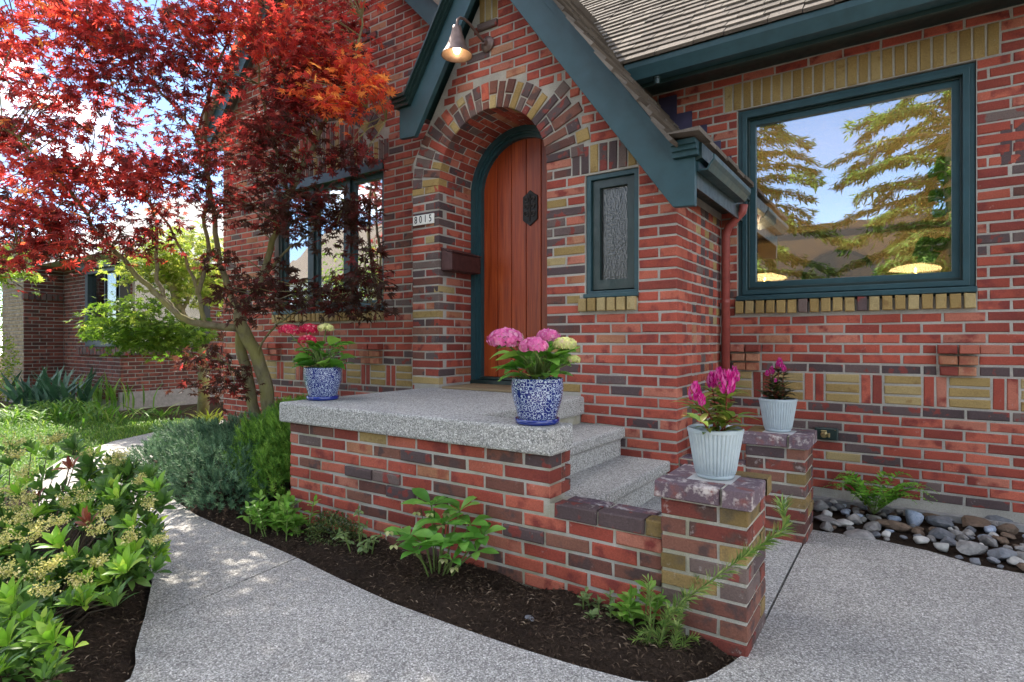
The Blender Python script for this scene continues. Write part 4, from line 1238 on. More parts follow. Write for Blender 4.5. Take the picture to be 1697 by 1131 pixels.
PADS = [(90,55,120,60,46,4.3,5.3,0.57), (250,50,120,55,36,4.4,5.4,0.39), (400,40,120,55,44,4.5,5.5,0.55), (520,50,90,50,28,4.5,5.2,0.51), (565,135,65,48,34,4.4,5.0,0.80), (500,120,70,60,20,4.6,5.2,0.45),
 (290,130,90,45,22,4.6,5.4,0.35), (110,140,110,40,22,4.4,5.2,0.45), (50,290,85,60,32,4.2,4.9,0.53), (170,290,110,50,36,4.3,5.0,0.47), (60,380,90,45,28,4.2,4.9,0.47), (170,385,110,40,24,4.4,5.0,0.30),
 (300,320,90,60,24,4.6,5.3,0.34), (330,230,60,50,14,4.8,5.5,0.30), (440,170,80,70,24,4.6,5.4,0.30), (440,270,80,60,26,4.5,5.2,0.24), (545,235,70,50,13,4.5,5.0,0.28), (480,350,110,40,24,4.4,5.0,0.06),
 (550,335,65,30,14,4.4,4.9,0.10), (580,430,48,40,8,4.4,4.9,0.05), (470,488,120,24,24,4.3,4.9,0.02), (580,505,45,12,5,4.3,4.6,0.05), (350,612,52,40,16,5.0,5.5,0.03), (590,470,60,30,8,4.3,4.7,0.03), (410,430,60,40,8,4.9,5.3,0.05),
 (230,200,110,40,12,4.7,5.4,0.35), (20,440,50,30,6,4.3,4.7,0.35), (30,215,60,30,14,4.4,4.7,0.45), (80,200,60,30,8,4.4,4.7,0.45), (300,-80,380,70,60,4.2,5.8,0.47), (320,-190,300,60,28,4.3,5.8,0.47), (330,-95,130,60,60,5.7,6.4,0.47), (220,-60,90,40,24,5.5,6.2,0.47), (100,-60,160,60,24,3.6,4.6,0.47), (520,-60,110,60,18,4.4,5.2,0.51)]  # pads above the frame: unseen crown added to shade the path
cen, tone = [], []  # tone mixes leaf colour with painted shade low and painted sun upper right
tw = MB()
for px, py, rx, ry, n_, t0, t1, tn in PADS:
    for _ in range(n_):
        a = random.uniform(0, 2 * math.pi); q = math.sqrt(random.random())
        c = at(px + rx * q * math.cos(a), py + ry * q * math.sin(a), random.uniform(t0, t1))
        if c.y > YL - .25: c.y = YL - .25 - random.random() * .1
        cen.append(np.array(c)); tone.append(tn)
        d2 = ((limb_pts - cen[-1]) ** 2).sum(1); b_ = limb_pts[int(d2.argmin())]
        mid = (b_ + cen[-1]) / 2 + np.array([random.gauss(0, .04), random.gauss(0, .04), .05])
        if d2.min() < .45: tw.tube([b_, mid, cen[-1]], [.0055, .004, .002], 4, caps=False)
tw.build('twigs', M['bark'], TREE, kind='stuff')
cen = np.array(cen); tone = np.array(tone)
def leaf_cloud(cen, tone, per, rad, flat, size, jitter=.18):
    N = len(cen) * per
    c = np.repeat(cen, per, 0); tn = np.repeat(tone, per)
    tilt = np.repeat(rng.normal(0, .25, (len(cen), 2)), per, 0)
    r_ = np.repeat(rng.uniform(.65, 1.25, len(cen)), per) * rad
    a = rng.uniform(0, 2*np.pi, N); q = np.sqrt(rng.uniform(0, 1, N)) * r_
    off = np.stack([q*np.cos(a), q*np.sin(a), rng.normal(0, flat, N)], 1)
    off[:, 2] += off[:, 0] * tilt[:, 0] + off[:, 1] * tilt[:, 1] - .35 * q * q / rad
    T = c + off
    d = np.stack([np.cos(a), np.sin(a), rng.normal(-.35, .35, N)], 1) + rng.normal(0, .45, (N, 3))
    nn = np.array([0, 0, 1.0]) + rng.normal(0, .45, (N, 3))
    Rm = frames(d, nn) * (size * rng.uniform(.65, 1.25, N))[:, None, None]
    return Rm, T, np.clip(tn + rng.normal(0, jitter, N), .001, .999)
pv, pf = palm_t(7, .15)
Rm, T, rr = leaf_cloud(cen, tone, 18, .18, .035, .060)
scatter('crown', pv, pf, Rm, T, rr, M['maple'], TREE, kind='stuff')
# green maple next door
M['gmaple'] = leaf_mat('green_maple_leaf', [(0, (.05, .11, .012)), (.5, (.16, .24, .03)), (1, (.36, .36, .08))], .5, .5, 1.6, .25, own=True)
GT = thing('green_maple', 'small yellow-green maple behind the red maple, by the neighbouring house', 'tree', tuple(on_z(336, 686, 0)))
b0 = on_z(336, 690, -.03)
gl_ = [([b0, at(338, 650, 8.4), at(336, 610, 8.4), at(325, 560, 8.3), at(300, 520, 8.2), at(285, 470, 8.2)], .085, .05), ([at(325, 560, 8.3), at(280, 545, 8.0), at(220, 530, 7.8), at(180, 520, 7.7)], .03, .008), ([at(300, 520, 8.2), at(330, 460, 8.3), at(350, 420, 8.3)], .03, .008), ([at(290, 490, 8.2), at(260, 440, 8.1), at(240, 410, 8.0)], .03, .008)]
for i, (p, a, b) in enumerate(gl_):
    sp = smooth_path([tuple(q) for q in p]); f = MB(); f.tube(sp, [a + (b - a) * k / (len(sp) - 1) for k in range(len(sp))], 8); f.build('trunk' if i == 0 else 'limb', M['bark'], GT, smooth=True)
def pads(L):
    c, t = [], []
    for px, py, rx, ry, n_, t0, t1, tn in L:
        for _ in range(n_):
            a = random.uniform(0, 6.283); q = math.sqrt(random.random())
            c.append(np.array(at(px + rx*q*math.cos(a), py + ry*q*math.sin(a), random.uniform(t0, t1)))); t.append(tn)
    return np.array(c), np.array(t)
c_, t_g = pads([(300,430,70,50,44,7.9,8.8,.78), (330,480,50,30,16,7.9,8.6,.75), (250,545,80,25,34,7.4,8.2,.25), (200,520,50,22,16,7.3,7.9,.35), (300,555,40,30,14,7.8,8.3,.2), (240,430,60,30,14,7.9,8.8,.7)])
Rm, T, rr = leaf_cloud(c_, t_g, 30, .28, .05, .075)
scatter('crown', pv, pf, Rm, T, rr, M['gmaple'], GT, kind='stuff')
LT = thing('leafy_tree', 'sunlit green tree with drooping leaves at the left edge of the picture', 'tree', (-10.6, 2.1, 0))
f = MB(); f.tube(smooth_path([(-10.6, 2.1, -.05), (-10.65, 2.15, .9), (-10.5, 2.2, 1.8), (-10.2, 2.4, 2.4)]), [.07 - .0035 * k for k in range(13)], 8); f.build('trunk', M['bark'], LT, smooth=True)
c_, t_g = pads([(-15, 440, 50, 25, 18, 6.9, 7.6, .55), (-60, 420, 60, 40, 24, 6.8, 7.8, .5)])
Rm, T, rr = leaf_cloud(c_, t_g, 26, .24, .06, .09)
scatter('crown', pv, pf, Rm, T, rr, M['gmaple'], LT, kind='stuff')
FT = thing('background_tree', 'dense green tree closing the view past the buff chimney, far left', 'tree', (-19.0, 4.6, 0))
f = MB(); f.tube([(-19.0, 4.6, -.1), (-18.9, 4.6, 1.6), (-19.0, 4.7, 3.2)], [.16, .12, .06], 8); f.build('trunk', M['bark'], FT, smooth=True)
c_ = np.array([-19.0, 4.8, 2.0]) + rng.normal(0, 1, (260, 3)) * [1.3, 1.5, .95]; c_[:, 2] = np.abs(c_[:, 2])
Rm, T, rr = leaf_cloud(c_, np.full(260, .3), 20, .3, .12, .13)
bl_v, bl_f = leaf_t(1, .5, 2)
scatter('crown', bl_v, bl_f, Rm, T, rr, M['gmaple'], FT, kind='stuff')
# conifers across the street (seen mirrored in the picture window)
M['conifer'] = leaf_mat('conifer_spray', [(0, (.035, .085, .014)), (.5, (.09, .17, .03)), (1, (.18, .28, .06))], .3, .6, 1.3, .2)
cv, cf = leaf_t(1.0, .20, 2, .1, -.25)
def conifer(x, y, h, label, seed, spread=3.0, z0=.8):
    t = thing('conifer', label, 'tree', (x, y, 0), 'conifers across the street')
    f = MB(); f.tube([(x, y, -.1), (x + .1, y, h * .5), (x, y + .1, h)], [.28, .18, .03], 10); f.build('trunk', M['bark'], t, smooth=True)
    P_, D_ = [], []
    lb = MB()
    nb_ = 130
    for i in range(nb_):
        z = z0 + (h - z0) * (i / nb_) ** .9
        L = spread * (1 - (z - z0) / (h - z0 + .4)) ** .7 * random.uniform(.65, 1.12) + .25
        a = i * 2.4 + random.uniform(-.4, .4)
        pts = []
        for k in range(9):
            s = k / 8
            pts.append(np.array([x + L*s*math.cos(a), y + L*s*math.sin(a), z + .25*L*s - .42*L*s*s]))
        lb.tube(pts, [.03 * (1 - s / 9) + .004 for s in range(9)], 4, caps=False)
        for _ in range(int(190 * L) + 60):
            s = random.random() ** .7; k = min(7, int(s * 8)); p = pts[k] + (pts[k+1] - pts[k]) * (s * 8 - k)
            P_.append(p + rng.normal(0, .06, 3)); D_.append(np.array([math.cos(a) + random.gauss(0, .6), math.sin(a) + random.gauss(0, .6), -.75 + random.gauss(0, .35)]))
    lb.build('limbs', M['bark'], t, kind='stuff')
    P_ = np.array(P_); D_ = np.array(D_)
    Rm = frames(D_, rng.normal(0, .5, P_.shape) + [0, 0, 1.]) * rng.uniform(.12, .30, len(P_))[:, None, None]
    scatter('crown', cv, cf, Rm, P_, rng.uniform(0, .999, len(P_)), M['conifer'], t, kind='stuff')
conifer(-4.2, -9.0, 12.5, 'tall conifer mirrored at the left of the picture window', 1)
conifer(1.0, -10.0, 13.0, 'tall conifer mirrored at the right of the picture window', 2, 3.6)
conifer(2.7, -12.0, 12.0, 'conifer behind the one mirrored at the right edge of the window', 3, 3.4)
oh = thing('added_dark_house', 'dark bungalow added across the street to darken the low reflection in the picture window', 'house', (-1, -17, 0))  # unseen house added to keep sky out of the low reflection
f = MB(); f.box(-8, 6, -20, -15, -.1, 3.2); f.build('wall', simple('brown_siding', (.035, .028, .022), .8, .2, var=.2), oh)
f = MB(); f.add([(-8.6, -14.4, 3.1), (6.6, -14.4, 3.1), (6.6, -20.6, 3.1), (-8.6, -20.6, 3.1), (-8.6, -17.5, 5.9), (6.6, -17.5, 5.9)], [(0,1,5,4), (3,4,5,2), (0,4,3), (1,2,5), (0,3,2,1)]); f.build('roof', simple('dark_roof', (.022, .02, .018), .9, .2, var=.2), oh)
for x in (-6, -2.2, 2.2):
    f = MB(); ring_plate(f, x - .7, x + .7, 1.0, 2.6, .1, -14.95, -15.02); w_ = f.build('window', simple('cream_trim', (.45, .42, .36), .5), oh)
    f = MB(); f.box(x - .62, x + .62, -15.03, -14.99, 1.08, 2.52); f.build('pane', M['black'], w_)
ah = thing('opposite_house', 'pale clapboard house across the street mirrored in the left window', 'house', (-21, -13, 0))
t_ = NT('clapboard'); wv = t_.math('FRACT', t_.math('MULTIPLY', t_.n('ShaderNodeSeparateXYZ', Vector=t_.P()).outputs[2], 6.5))
f = MB(); f.box(-26, -15.5, -16, -10, -.1, 4.2); f.build('wall', t_.done(t_.bsdf(t_.ramp(wv, [(0, (.30, .31, .30)), (.15, (.62, .63, .62)), (1, (.70, .71, .70))]), .7)), ah)
f = MB(); f.add([(-26.4, -9.5, 4.1), (-15.1, -9.5, 4.1), (-15.1, -16.5, 4.1), (-26.4, -16.5, 4.1), (-26.4, -13, 7.2), (-15.1, -13, 7.2)], [(0,1,5,4), (3,4,5,2), (0,4,3), (1,2,5), (0,3,2,1)]); f.build('roof', M['shingle'], ah)
for x in (-24, -21, -18):
    f = MB(); ring_plate(f, x - .6, x + .6, 1.2, 2.8, .1, -9.95, -10.02); w_ = f.build('window', simple('white_trim', (.75, .75, .74), .5), ah)
    f = MB(); f.box(x - .52, x + .52, -10.03, -9.99, 1.28, 2.72); f.build('pane', M['black'], w_)
st_ = thing('street_tree', 'green street tree mirrored in the left window', 'tree', (-13.5, -4.5, 0))
f = MB(); f.tube([(-13.5, -4.5, -.1), (-13.4, -4.4, 1.5), (-13.3, -4.5, 3.0)], [.13, .1, .06], 8); f.build('trunk', M['bark'], st_, smooth=True)
c_ = np.array([-13.4, -4.5, 2.5]) + rng.normal(0, 1, (150, 3)) * [1.0, .9, .75]
Rm, T, rr = leaf_cloud(c_, np.full(150, .45), 20, .3, .12, .13)
lv, lf = leaf_t(1, .5, 2)
scatter('crown', lv, lf, Rm, T, rr, M['gmaple'], st_, kind='stuff')
# ================================================================ pots and potted flowers
def pot_glaze():
    t = NT('blue_white_glaze')
    vo = t.n('ShaderNodeTexVoronoi', Vector=t.P(), Scale=62); vo.inputs['Randomness'].default_value = .55
    s = t.math('SINE', t.math('MULTIPLY', vo.outputs['Distance'], 15.0))
    n_ = t.math('ADD', s, t.math('MULTIPLY', t.math('SUBTRACT', t.noise(120, 2), .5), 1.6))
    fac = t.ramp(n_, [(.45, 0.), (.9, 1.)])
    c = t.mix(fac, (.010, .022, .16), (.50, .58, .70))
    return t.done(t.bsdf(c, .18, t.bump(fac, .15, .002), .6, coat=.4))
M['glaze'] = pot_glaze()
M['cobalt'] = simple('cobalt_glaze', (.010, .028, .22), .15, .6, coat=.5, var=.15)
M['potsoil'] = soil_mat('potting_soil', (.035, .022, .015))
def blue_pot(x, y, label):
    t = thing('flower_pot', label, 'pot', (x, y, ZT), 'blue and white glazed pots')
    z = ZT
    f = MB(); f.lathe([(.086, 0), (.098, .004), (.100, .026), (.094, .026), (.091, .010), (.0, .010)], 40, (x, y, z + .0005)); f.build('saucer', M['cobalt'], t, smooth=True)
    f = MB(); f.lathe([(.0, .012), (.082, .012), (.088, .03), (.096, .06), (.108, .10), (.116, .14), (.118, .17), (.1155, .195), (.117, .205), (.113, .207), (.108, .200), (.107, .18), (.0, .18)], 48, (x, y, z)); f.build('pot_body', M['glaze'], t, smooth=True)
    f = MB(); f.lathe([(.0, .188), (.106, .184), (.106, .17)], 24, (x, y, z)); f.build('potting_soil', M['potsoil'], t)
    return t
PRX, PRY, PLX, PLY = -1.372, 2.222, -3.055, 2.36
blue_pot(PRX, PRY, 'blue and white glazed pot at the right front corner of the porch slab')
blue_pot(PLX, PLY, 'blue and white glazed pot at the left end of the porch slab')
M['hyd'] = leaf_mat('hydrangea_leaf', [(0, (.07, .20, .025)), (.5, (.13, .31, .04)), (1, (.26, .44, .08))], .35, .38, 1.5, .45)
M['stem'] = simple('green_stem', (.14, .20, .05), .6, .3)
def petal_mat(name, stops): return leaf_mat(name, stops, .35, .6, 1.25, .2, own=True)
M['pink'] = petal_mat('pink_petal', [(0, (.66, .09, .32)), (.5, (.75, .22, .46)), (.85, (.80, .42, .56)), (1, (.72, .62, .36))])
M['rose'] = petal_mat('rose_petal', [(0, (.50, .012, .055)), (.62, (.66, .035, .11)), (.82, (.74, .30, .30)), (1, (.82, .72, .58))])
M['cream'] = petal_mat('cream_petal', [(0, (.52, .56, .18)), (.6, (.68, .66, .30)), (1, (.76, .52, .46))])
fl_v, fl_f = [], []
for k in range(4):
    a = k * math.pi / 2; o = len(fl_v); ca, sa = math.cos(a), math.sin(a)
    for (u, v, w_) in ((0, 0, 0), (-.42, .5, .08), (-.30, .92, .02), (.30, .92, .02), (.42, .5, .08)):
        fl_v.append((u*ca - v*sa, u*sa + v*ca, w_))
    fl_f.append((o, o+4, o+3, o+2, o+1))
def flower_head(parent, c, r_, m, size=.014, n_=120, squash=.62):
    size *= .68; n_ = int(n_ * 2.0)
    d = rand_unit(n_ * 2); d = d[d[:, 2] > -.45][:n_]
    T = np.array(c) + d * [r_, r_, r_ * squash] * rng.uniform(.88, 1.04, (len(d), 1))
    Rm = frames(np.cross(d, rand_unit(len(d))), d + rng.normal(0, .25, d.shape)) * (size * rng.uniform(.75, 1.2, len(d)))[:, None, None]
    scatter('flower_head', fl_v, fl_f, Rm, T, np.clip(rng.beta(1.6, 2.2, len(d)), 0, .999), m, parent)
    f = MB(); f.lathe([(.0, -.45 * r_), (.55 * r_, -.30 * r_), (.80 * r_, 0), (.55 * r_, .45 * r_), (0, .55 * r_)], 14, tuple(c)); return f
def leaf_objs(parent, name, mesh, items):
    for (p, d, n_, s) in items:
        Rm = frames(np.array([d]), np.array([n_]))[0]
        m = Matrix(Rm.tolist()).to_4x4() @ Matrix.Diagonal((s, s, s, 1)); m.translation = Vector(p)
        place(name, mesh, m, parent)
def mesh_of(tv, tf, m, smooth=True, name='leaf'):
    b = MB(); b.add(tv, tf); return b.mesh(name, m, smooth)
hl = [mesh_of(*leaf_t(1, .66, 5, .10, q, .46), M['hyd']) for q in (.12, .22, .05)]
def hydrangea(x, y, label, heads, n_leaf, seed):
    rs = random.Random(seed)
    t = thing('hydrangea', label, 'plant', (x, y, ZT + .18), 'potted hydrangeas')
    base = Vector((x, y, ZT + .18))
    for (px, py, tt, r_, m, sz) in heads:
        c = at(px, py, tt)
        core = flower_head(t, c, r_, m, sz, int(130 * (r_ / .07) ** 1.5) + 40)
        f = MB(); b_ = base + Vector((rs.uniform(-.03, .03), rs.uniform(-.03, .03), 0)); f.tube([b_, (b_ * .5 + Vector(c) * .5) + Vector((rs.uniform(-.02, .02), 0, .01)), Vector(c) - Vector((0, 0, r_ * .2))], [.005, .004, .0035], 6); f.build('stem', M['stem'], t, smooth=True)
    for i in range(n_leaf):
        a = rs.uniform(0, 6.283); hgt = rs.uniform(.02, .17); rad = .015 + .105 * rs.random()
        p = base + Vector((rad * math.cos(a), rad * math.sin(a), hgt)); el = rs.uniform(-.25, .45)
        d = (math.cos(a), math.sin(a), el); s = rs.uniform(.09, .15)
        leaf_objs(t, 'leaf', rs.choice(hl), [(p, d, (rs.gauss(0, .25) - .35 * el * math.cos(a), rs.gauss(0, .25) - .35 * el * math.sin(a), 1), s)])
        f = MB(); f.tube([base + Vector((rad * .3 * math.cos(a), rad * .3 * math.sin(a), hgt * .3)), p], .003, 5); f.build('leaf_stalk', M['stem'], t, smooth=True)
hydrangea(PRX, PRY, 'pink and cream hydrangea in the pot at the right corner of the porch',
          [(838, 564, 2.50, .078, M['pink'], .0165), (884, 575, 2.42, .060, M['pink'], .015), (908, 559, 2.60, .052, M['pink'], .0145), (936, 572, 2.50, .050, M['cream'], .0145), (951, 597, 2.47, .028, M['cream'], .012)], 58, 5)
hydrangea(PLX, PLY, 'crimson and white hydrangea in the pot at the left end of the porch',
          [(479, 549, 3.66, .066, M['rose'], .0115), (513, 547, 3.72, .062, M['rose'], .0115), (509, 565, 3.58, .056, M['rose'], .0115), (540, 545, 3.70, .050, M['cream'], .011)], 50, 9)
# ribbed pots with celosia
M['ribbed'] = simple('pale_blue_ceramic', (.42, .49, .52), .35, .5, var=.06, coat=.2)
def ribbed_pot(x, y, label):
    z = .578
    t = thing('ribbed_pot', label, 'pot', (x, y, z), 'pale ribbed pots on the pillars')
    f = MB(); n_ = 120; prof = [(.072, .016), (.076, .03), (.086, .09), (.096, .150), (.1005, .176)]
    vs, fs = [], []
    for (r_, h) in prof:
        for k in range(n_):
            a = 2*math.pi*k/n_; q = r_ + (.0016 if k % 3 else -.0026)
            vs.append((x + q*math.cos(a), y + q*math.sin(a), z + h))
    for i in range(len(prof)-1):
        for k in range(n_): k2 = (k+1) % n_; fs.append((i*n_+k, i*n_+k2, (i+1)*n_+k2, (i+1)*n_+k))
    f.add(vs, fs)
    f.lathe([(.103, .174), (.1045, .186), (.100, .189), (.095, .182), (.090, .14), (.0, .14)], 60, (x, y, z), close=False)
    f.build('pot_body', M['ribbed'], t, smooth=False)
    f = MB(); f.lathe([(.0, .0005), (.066, .0005), (.070, .006), (.071, .017), (.0, .017)], 40, (x, y, z), close=False); f.build('pot_foot', M['ribbed'], t, smooth=True)
    f = MB(); f.lathe([(.0, .150), (.088, .147), (.088, .13)], 24, (x, y, z)); f.build('potting_soil', M['potsoil'], t)
CFX, CFY, CBX, CBY = -.605, 2.285, -.612, 3.655
ribbed_pot(CFX, CFY, 'pale ribbed pot on the pillar nearest the camera')
ribbed_pot(CBX, CBY, 'pale blue ribbed pot on the pillar against the house wall')
M['cel_leaf'] = leaf_mat('celosia_leaf', [(0, (.07, .13, .02)), (.6, (.15, .22, .03)), (1, (.30, .26, .06))], .35, .4, 1.5)
M['cel_dark'] = leaf_mat('celosia_dark_leaf', [(0, (.035, .03, .02)), (.5, (.06, .06, .022)), (1, (.10, .12, .03))], .3, .45, 1.3)
M['magenta'] = petal_mat('magenta_plume', [(0, (.48, .01, .20)), (.6, (.66, .03, .34)), (1, (.80, .25, .55))])
M['redstem'] = simple('red_stem', (.25, .06, .035), .5, .3)
cl_v = mesh_of(*leaf_t(1, .30, 5, .12, .16, .42), M['cel_leaf']); cd_v = mesh_of(*leaf_t(1, .34, 4, .12, .12, .42), M['cel_dark'])
def plume(parent, c, h, r_):
    n_ = 90; s = rng.uniform(0, 1, n_); a = rng.uniform(0, 6.283, n_)
    rad = r_ * (1 - s) ** .7 * (.55 + .45 * np.sin(s * 3))
    T = np.stack([c[0] + rad*np.cos(a), c[1] + rad*np.sin(a), c[2] + s*h], 1)
    d = np.stack([np.cos(a)*.35, np.sin(a)*.35, np.ones(n_)], 1); nn = np.stack([np.cos(a), np.sin(a), np.zeros(n_)], 1)
    pv_, pf_ = leaf_t(1, .38, 2, .2, .05)
    scatter('plume', pv_, pf_, frames(d, nn) * (h * .42), T, rng.uniform(0, .999, n_), M['magenta'], parent)
def celosia(x, y, label, tips, leaf, stem_m, nl, ls, seed):
    rs = random.Random(seed)
    t = thing('celosia', label, 'plant', (x, y, .578 + .148), 'potted celosias')
    for (px, py, tt, h) in tips:
        c = at(px, py, tt); b_ = Vector((x + rs.uniform(-.03, .03), y + rs.uniform(-.03, .03), .578 + .148)); mid = b_ * .45 + c * .55 + Vector((0, 0, .015))
        f = MB(); pts = smooth_path([tuple(b_), tuple(mid), tuple(c)], 5); f.tube(pts, .0032, 6); f.build('stem', stem_m, t, smooth=True)
        if h: plume(t, c, h, h * .42)
        for k in range(nl):
            s = .15 + .85 * (k + rs.random()) / nl; q = pts[min(len(pts) - 1, int(s * (len(pts) - 1)))]
            a = rs.uniform(0, 6.283); el = rs.uniform(-.1, .5)
            leaf_objs(t, 'leaf', leaf, [(q, (math.cos(a), math.sin(a), el), (-.3 * math.cos(a), -.3 * math.sin(a), 1), ls * rs.uniform(.6, 1.15))])
celosia(CFX, CFY, 'leggy celosia with bright magenta plumes on the near pillar',
        [(1152, 668, 2.16, .060), (1163, 674, 2.10, .036), (1180, 645, 2.24, .052), (1191, 642, 2.22, .058), (1205, 655, 2.14, .072), (1217, 636, 2.20, .05), (1222, 690, 2.06, 0), (1160, 700, 2.0, 0)], cl_v, M['redstem'], 15, .10, 3)
celosia(CBX, CBY, 'compact dark-leaved celosia with small magenta plumes on the far pillar',
        [(1292, 612, 3.40, .05), (1279, 622, 3.42, .04), (1299, 618, 3.38, .035), (1271, 625, 3.4, .03), (1285, 635, 3.3, .02), (1300, 640, 3.35, 0), (1272, 645, 3.3, 0), (1290, 650, 3.28, 0), (1305, 652, 3.45, 0), (1266, 655, 3.45, 0)], cd_v, M['redstem'], 22, .075, 4)

# ================================================================ shrubs and bedding plants
M['pieris_dark'] = leaf_mat('pieris_leaf', [(0, (.045, .105, .020)), (.6, (.085, .18, .032)), (1, (.16, .27, .055))], .3, .38, 1.4, .4)
M['pieris_new'] = leaf_mat('pieris_new_leaf', [(0, (.14, .30, .025)), (.6, (.23, .42, .04)), (1, (.40, .52, .08))], .35, .38, 1.5, .4)
M['pieris_red'] = leaf_mat('pieris_red_leaf', [(0, (.16, .03, .025)), (1, (.30, .10, .05))], .35, .4, 1.4)
M['panicle'] = petal_mat('pieris_panicle', [(0, (.42, .42, .12)), (.6, (.70, .62, .24)), (1, (.80, .70, .42))])
PI = thing('pieris_shrub', 'leafy pieris shrub with cream flower sprays beside the path, bottom left', 'shrub', (-3.0, .75, 0))
pl_v, pl_f = leaf_t(1, .33, 4, .14, .12, .55)
def rosette(parent, c, up, n_, L, m, name='leaf_rosette', spread=(.25, 1.2)):
    up = np.array(up, float); up /= np.linalg.norm(up)
    a = np.arange(n_) * 2.4 + random.uniform(0, 6)
    x = np.cross(up, [.3, .9, .1]); x /= np.linalg.norm(x); y = np.cross(up, x)
    sp = np.linspace(spread[0], spread[1], n_) + rng.normal(0, .08, n_)
    rad = np.outer(np.cos(a), x) + np.outer(np.sin(a), y)
    d = rad * np.sin(sp)[:, None] + np.outer(np.cos(sp), up)
    nn = np.outer(np.sin(sp), up) * 1.0 - rad * np.cos(sp)[:, None]
    T = np.array(c)[None] + rad * .006
    Rm = frames(d, nn) * (L * rng.uniform(.7, 1.1, n_))[:, None, None]
    return scatter(name, pl_v, pl_f, Rm, T, rng.uniform(0, .999, n_), m, parent, smooth=True)
def panicle(parent, c, L, n_=190):
    br = MB(); P_, D_ = [], []
    for k in range(8):
        d = rand_unit(1)[0] * [1, 1, .6] + [0, 0, .75]; d /= np.linalg.norm(d)
        ln = L * random.uniform(.5, 1.0); e = np.array(c) + d * ln
        br.tube([tuple(c), tuple(np.array(c) + d * ln * .5 + [0, 0, .008]), tuple(e)], .0011, 4, caps=False)
        for _ in range(n_ // 8):
            s = random.uniform(.2, 1.05); P_.append(np.array(c) + d * ln * s + rng.normal(0, .006, 3)); D_.append(rand_unit(1)[0] + [0, 0, -.2])
    P_ = np.array(P_); D_ = np.array(D_)
    bv, bf = leaf_t(1, .65, 2, .4, .1)
    o = scatter('flower_spray', bv, bf, frames(D_, rand_unit(len(P_))) * rng.uniform(.007, .012, len(P_))[:, None, None], P_, rng.uniform(0, .999, len(P_)), M['panicle'], parent)
    br.build('spray_stalks', M['stem'], o, kind='stuff')
hero = [(100,908,1.95,.085,'n',13), (208,950,2.05,.085,'n',14), (262,815,2.5,.085,'n',12), (221,876,2.25,.075,'n',11), (88,1065,1.72,.075,'n',14), (20,1000,1.75,.08,'n',12), (12,1070,1.62,.075,'n',13), (196,826,2.45,.075,'n',8), (120,1075,1.75,.065,'n',9), (70,1040,1.75,.06,'n',8),
        (118,778,2.75,.07,'r',7), (62,825,2.5,.05,'r',6), (148,872,2.2,.075,'o',8), (30,820,2.35,.07,'n',7), (60,755,2.9,.07,'n',6), (90,1105,1.7,.055,'n',8)]
for px, py, tt, L, k, n_ in hero:
    c = at(px, py, tt)
    rosette(PI, c, (.15, -.45, 1.0), n_, L, M['pieris_new'] if k == 'n' else M['pieris_red'])
stems = MB()
for i in range(250):
    px = random.uniform(-60, 265); lo_ = 735 + max(0, (px - 100)) * .35; hi_ = 1131 if px < 90 else 1010 - (px - 90) * .35
    py = random.uniform(lo_, hi_)
    tt = 2.95 - (py - 735) / 400 * 1.25 + random.uniform(-.02, .34)
    c = at(px, py, tt)
    if c.z < .06: c.z = .06 + random.random() * .05
    up = (random.gauss(0, .5) + .1, random.gauss(0, .5) - .2, 1.0)
    rosette(PI, c, up, random.randint(9, 14), random.uniform(.07, .10), M['pieris_dark'] if random.random() > .24 else M['pieris_new'])
    b_ = Vector((-3.0 + (c.x + 3.0) * .55, .75 + (c.y - .75) * .55, .0)); stems.tube([b_, (b_ + c) / 2 + Vector((0, 0, .04)), c], [.006, .004, .002], 5, caps=False) if i % 2 == 0 else None
for i in range(60):
    px = random.uniform(-60, 205); py = random.uniform(985, 1150) if px < 95 else random.uniform(930, 1010)
    c = on_z(px, py, random.uniform(.05, .20)); rosette(PI, c, (random.gauss(0, .4) + .1, random.gauss(0, .4) - .2, 1.0), random.randint(9, 13), random.uniform(.055, .085), M['pieris_dark'] if random.random() > .35 else M['pieris_new'])
    b_ = Vector((-3.0 + (c.x + 3.0) * .6, .75 + (c.y - .75) * .6, .0)); stems.tube([b_, (b_ + c) / 2 + Vector((0, 0, .03)), c], [.006, .004, .002], 5, caps=False)
stems.build('branches', bark_mat('shrub_bark', (.05, .035, .025), (.12, .09, .06)), PI, kind='stuff')
for px, py, tt, L in [(38,850,2.35,.10), (20,820,2.4,.09), (60,880,2.25,.08), (62,958,1.95,.075), (85,940,1.98,.06), (136,833,2.45,.08), (110,840,2.42,.06), (187,773,2.8,.075), (200,760,2.85,.06), (76,738,2.95,.08), (95,730,3.0,.06), (20,740,2.9,.09), (213,897,2.15,.05), (132,968,1.95,.05), (165,885,2.15,.06), (165,935,2.05,.05), (250,840,2.45,.05), (180,855,2.3,.055), (10,960,1.8,.07), (262,900,2.25,.045), (45,900,2.1,.07), (25,870,2.2,.08), (100,870,2.2,.05), (75,985,1.85,.05), (150,760,2.85,.06), (40,790,2.6,.07), (230,800,2.6,.05), (5,905,2.0,.07), (50,830,2.4,.08), (30,760,2.8,.08)]:
    panicle(PI, at(px, py, tt), L)
